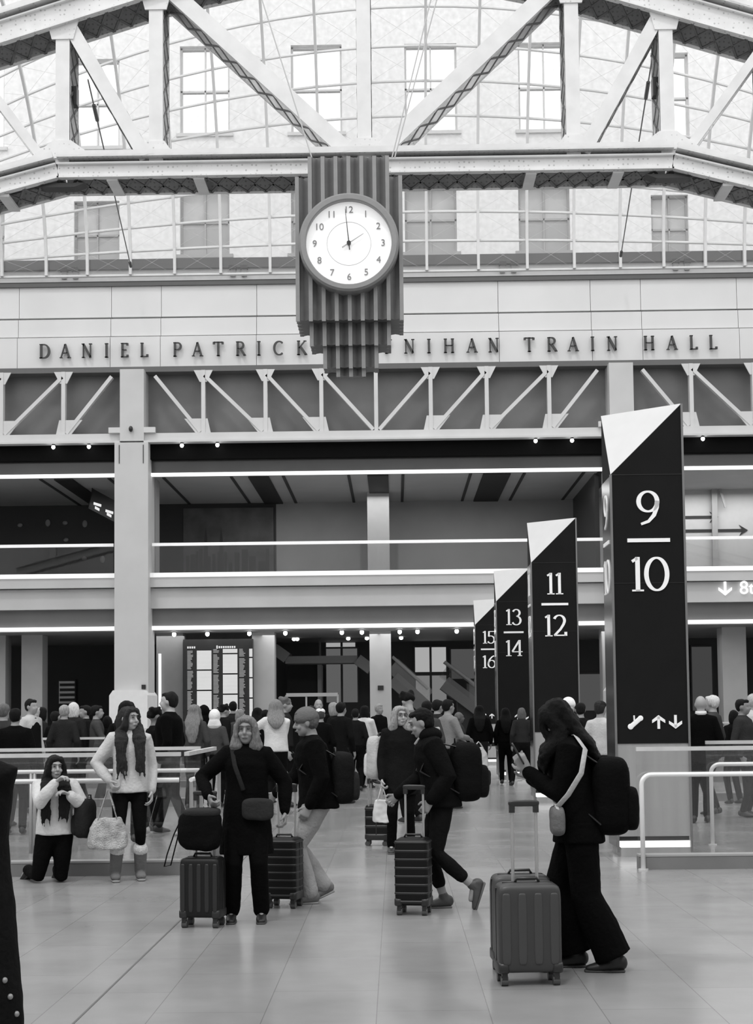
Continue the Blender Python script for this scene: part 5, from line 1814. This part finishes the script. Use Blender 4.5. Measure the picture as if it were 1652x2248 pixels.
# --- big-backpack walker
Y7 = 12.4
w7 = person('person bending forward in dark clothes walking left under a large backpack', 968, Y7, 1.66, face=-84, group=G_NEAR, hd=-4, nod=.30, lean=.22,
            feet=[(-.06, .02, .08), (.10, .25, .19)], knees=[(0, -1, 0), (0, -1, .1)], ankles=[(0, -1, 0), (0, -.35, -1)], hands=[(-.18, -.36, .95), (.20, -.12, .92)], poles=[(-.3, 1, -.3), (.4, 1, 0)],
            curls=(1.0, .7), near=True, hair='short', hg=.006, top=.008, legs=.012, shoes=.05, sk=.26, coat=.86, bulk=1.2, arm_w=1.3, leg_w=1.05, hem_gap=.12)
shp = w7['T']
# hood lying on the shoulders with a pale lining
S_ = w7['W'].inverted()
mb = MB().ell(shp(1.47, .03), (.10, .14, .07))
mb.xf(lambda v: S_ @ v)
remesh('hood', mb, cloth(.008), w7['root'], .012)
mb = MB().tube([shp(1.50, .12, -.06), shp(1.50, .02, -.13), shp(1.42, -.10, -.13)], [(.012, .02), (.02, .035), (.008, .012)], 10)
mb.xf(lambda v: S_ @ v)
build('hood_lining', mb, cloth(.4), w7['root'], True, True)
bp7 = backpack('large dark backpack with a small white emblem on the walker bending forward', shp(1.10, .25), math.radians(-84), .36, .48, .26, .010, True, [(shp(1.42, .02, -.10), shp(1.2, -.14, -.14)), (shp(1.42, .02, .10), shp(1.2, -.14, .14))])
build('emblem', MB().ell((-.185, -.02, .27), (.006, .03, .022)).ell((-.185, .01, .245), (.006, .03, .014)), mat('emblem_white', .7), bp7, True, True)
build('piping', MB().tube([(-.182, -.06, .20), (-.186, .0, .215), (-.15, .10, .22)], [.005] * 3, 6), mat('zip_grey', .12, .4), bp7, True, True)
suitcase('black suitcase with horizontal ribs pulled by the walker with the large backpack', 907, 12.1, .27, .53, .26, -10, 1.0, g=.005, ribs='h', nrib=8)

# --- coat at the left edge of the frame, very near
w8 = person('person in a long dark buttoned coat, cut off by the left edge of the picture', -90, 5.5, 1.74, face=172, group=G_NEAR, hd=0, lean=.0,
            feet=[(-.10, -.05, .08), (.10, .1, .08)], hands=[(-.02, -.28, 1.10), (.03, -.28, 1.10)], poles=[(-.15, 1, -.3), (.15, 1, -.3)], near=True, hair='short', hg=.03, top=.012, legs=.01, shoes=.01, coat=.30, bulk=1.18, arm_w=.95)
dg = bpy.context.evaluated_depsgraph_get()
dg.update()
Wi = w8['W'].inverted()
for px_, py_ in ((10, 2152), (22, 2188), (36, 2226)):
    d_ = (P(px_, py_, 5) - CAM).normalized()
    hit, co, nn, *_r = sc.ray_cast(dg, CAM, d_, distance=8)
    if hit and co.y < 7 and co.z > .05:
        build('button', MB().ell(Wi @ co, (.011, .011, .011), nu=12, nv=8), mat('button_metal', .25, .4, .3), w8['root'], True, True)
# ---- crowd
CR = [
    ((8, 1543, 22), 170, 'grey-haired person in a dark grey coat at the left edge, back turned', dict(hair='short', hg=.12, top=.035, bulk=1.15)),
    ((33, 1553, 20.5), 185, 'dark-haired person in a bulky black coat second from the left edge', dict(hair='short', hg=.008, top=.006, bulk=1.25)),
    ((68, 1533, 25), 60, 'waiter-like person with black vest over white sleeves before the left pale pier', dict(hair='short', hg=.01, top=.45, vest=.01)),
    ((89, 1551, 28.4), -60, 'short dark-haired person in black just right of the vest wearer', dict(hair='bob', hg=.008, top=.02)),
    ((122, 1560, 27), 150, 'person in a black top with dark hair low behind the left fence', dict(hair='short', hg=.01, top=.008)),
    ((141, 1546, 26), 175, 'person with light grey hair beside the white-haired one', dict(hair='short', hg=.35, top=.02)),
    ((162, 1541, 27.3), 165, 'white-haired person in dark clothes left of the column', dict(hair='bob', hg=.75, top=.02)),
    ((187, 1547, 28), -70, 'person with raised hand near the face, right of the white-haired one', dict(hair='short', hg=.012, top=.015, sk=.3, hands=[(-.1, -.22, 1.45), None])),
    ((212, 1547, 27), 100, 'person in a grey hooded jacket looking at something in the hands', dict(hair='short', hg=.01, top=.05, hands=[(-.1, -.32, 1.15), (.08, -.32, 1.15)])),
    ((236, 1571, 28.3), 180, 'shorter person with black hair and black coat left of the pedestal', dict(hair='bob', hg=.006, top=.006)),
    ((277, 1536, 19), 178, 'person with black hair directly behind the long-haired girl', dict(hair='long', hg=.006, top=.008, hair_len=.3)),
    ((341, 1553, 20.6), 120, 'person with black hair and rolled sleeve between the girl and the tall man', dict(hair='curly', hg=.006, top=.01, sk=.2, hands=[(-.2, -.25, 1.2), None])),
    ((372, 1517, 20), -100, 'tall person in a black jacket with dark hair and bare neck behind the fence', dict(hair='short', hg=.012, top=.004, bulk=1.3, shoes=.6, legs=.01, sk=.42, feet=[(-.08, .2, .08), (.08, -.3, .08)])),
    ((426, 1545, 25.3), 175, 'person with long wavy fair hair before the departures board', dict(hair='long', hg=.2, top=.05, hair_len=.35)),
    ((448, 1547, 27), 180, 'person with a black pointed hood before the departures board', dict(hair='bald', top=.006, hat=('hood', .006))),
    ((472, 1556, 26.1), 170, 'person with a white hood down over a grey jacket', dict(hair='bald', top=.06, hat=('hood', .75))),
    ((492, 1546, 30), 120, 'curly dark-haired person under the middle of the board', dict(hair='curly', hg=.01, top=.015)),
    ((512, 1539, 33), 180, 'person with black hair under the right of the board', dict(hair='short', hg=.006, top=.02)),
    ((527, 1556, 31.2), 178, 'person with fair hair behind the head of the greying-haired one', dict(hair='bob', hg=.25, top=.05)),
    ((565, 1552, 29), 180, 'person with straight black hair before the bright pier', dict(hair='long', hg=.005, top=.006, hair_len=.4)),
    ((584, 1557, 27), 160, 'person in black between the bright pier and the fair-haired woman', dict(hair='short', hg=.006, top=.005)),
    ((606, 1534, 24), 185, 'person with wavy fair hair in a white sweater lifting a paper cup', dict(hair='long', hg=.22, top=.62, hair_len=.16, bulk=1.1, hands=[(.02, -.3, 1.2), (.3, -.3, 1.22)])),
    ((626, 1530, 26), 90, 'person with messy fair hair behind the one in the white sweater', dict(hair='curly', hg=.15, top=.02)),
    ((683, 1548, 30), -30, 'person with pale face left of the bald one', dict(hair='short', hg=.02, top=.015, sk=.4)),
    ((700, 1534, 31), 10, 'bald person in dark clothes with a shoulder strap', dict(hair='bald', sk=.3, top=.01)),
    ((704, 1550, 25.8), 180, 'person in black wearing a flat white cap', dict(hair='short', hg=.05, top=.006, hat=('cap', .7))),
    ((735, 1541, 29), 70, 'person with pale hair leaning in beside the tall dark-coated man', dict(hair='bob', hg=.3, top=.012)),
    ((750, 1540, 27), 150, 'person in a long dark coat holding a grey bag, left of the aisle', dict(hair='short', hg=.01, top=.012, coat=.55, legs=.02, feet=[(-.2, .1, .08), (.1, -.2, .08)])),
    ((781, 1555, 31), 175, 'person in a dark grey jacket between the dark coat and the white jacket', dict(hair='short', hg=.01, top=.018, legs=.01)),
    ((803, 1548, 32), 150, 'person with a black bob in a white jacket holding a phone', dict(hair='bob', hg=.008, top=.6, legs=.006, skirt=(.006, .5), hands=[(-.05, -.3, 1.15), (.12, -.3, 1.15)])),
    ((833, 1544, 34), 40, 'grey-haired person in a black coat before the bright middle pier', dict(hair='short', hg=.4, top=.01)),
    ((904, 1518, 22), -150, 'tall person with round black hair in a grey shirt looking down', dict(hair='curly', hg=.006, top=.13, nod=.5, lean=.1)),
    ((938, 1537, 24), 175, 'person with dark hair beside the tall one with round hair', dict(hair='short', hg=.008, top=.05)),
    ((962, 1535, 27), 130, 'person with dark hair facing right, half hidden behind the grey tee shirt', dict(hair='short', hg=.01, top=.02)),
    ((985, 1534, 25), 125, 'person in a light grey tee shirt with bare arms facing right', dict(hair='short', hg=.01, top=.2, sk=.28, hands=[(-.12, -.3, 1.1), (.14, -.3, 1.1)])),
    ((1008, 1562, 29), 90, 'shorter person in a grey top right of the tee shirt wearer', dict(hair='bald', sk=.1, top=.04)),
    ((1054, 1547, 33.2), 178, 'person with long dark hair in a short black jacket waiting in the line', dict(hair='long', hg=.006, top=.005, bulk=1.2, legs=.02, hair_len=.3)),
    ((1111, 1553, 33.3), 180, 'person all in black with black hair left of the fair-haired walker', dict(hair='long', hg=.004, top=.004, legs=.004, hair_len=.3)),
    ((1146, 1553, 32.8), 190, 'person with fair hair in a dark jacket stepping with spread legs', dict(hair='bob', hg=.12, top=.025, legs=.012, feet=[(-.24, .0, .08), (.26, .1, .08)])),
    ((1250, 1527, 21), 20, 'person wearing a white knitted beanie behind the long-haired one in black', dict(hair='bald', sk=.33, top=.012, hat=('beanie', .8))),
    ((1276, 1541, 24), 180, 'person with dark hair between the white beanie and the totem', dict(hair='short', hg=.01, top=.015)),
    ((1320, 1533, 22), 150, 'person in a dark cap and white jacket right beside the nearest totem', dict(hair='short', hg=.03, top=.5, hat=('cap', .02))),
    ((1541, 1526, 21.5), 172, 'bald person in a black suit with white shirt collar behind the right fence', dict(hair='bald', sk=.33, top=.004, legs=.004, shoes=.006, bulk=1.15, collar=.7, coat=.80, feet=[(-.05, .05, .08), (.13, .1, .08)])),
    ((1566, 1525, 23), -120, 'white-haired person leaning beside the bald one in the suit', dict(hair='short', hg=.7, top=.05, sk=.33)),
    ((1612, 1558, 25.5), 200, 'person in black low behind the right fence, near the pale pier', dict(hair='bob', hg=.006, top=.008)),
    ((1633, 1533, 22.5), 60, 'person with dark hair and scarf near the right edge', dict(hair='short', hg=.01, top=.03, sk=.22, bulk=1.2)),
    ((1655, 1522, 24), 180, 'person with pale hair in a light jacket cut by the right edge', dict(hair='short', hg=.5, top=.5, bulk=1.15)),
]
for (px_, yt, Y), face, lab, kw in CR:
    hor = 1565 - (px_ - 866) * .0107
    H = 1.6 + (hor - yt) * Y / 3300 - (.03 if kw.get('hat') else 0)
    kw = dict(kw)
    kw.setdefault('legs', .01)
    kw.setdefault('sk', .3)
    H = max(1.5, min(H, 1.93))
    w_ = person(lab, px_, Y, H, face=face, group=G_CROWD, **kw)
    if 'paper cup' in lab: wcup = w_
# things held or worn in the crowd
cp = max(wcup['wr'], key=lambda v: -v.x) + Vector((-.06, -.02, .04))
t = empty('paper_cup', cp, 'pale paper cup lifted by the one in the white sweater', 'cup')
build('cup', MB().tube([cp + Vector((0, 0, -.03)), cp + Vector((0, 0, .09))], [.032, .042], 14, None, False), mat('paper', .6), t)
build('lid', MB().cyl(cp + Vector((0, 0, .09)), cp + Vector((0, 0, .105)), .045, 14), WHITE, t)
p_ = P(1050, 1645, 32.9)
tote('large white shopping bag hanging beside the waiting person in the short black jacket', (p_.x, p_.y, .95), .42, .45, .16, .2, .7, .12, mat('plastic_white', .6, .4, 0, .15, 6), name='shopping_bag', flare=.45)
backpack('grey backpack on the floor of the line beside the white shopping bag', (XA(1062, 32.7, 1700), 32.7, .17), 0, .3, .34, .2, .03, False)
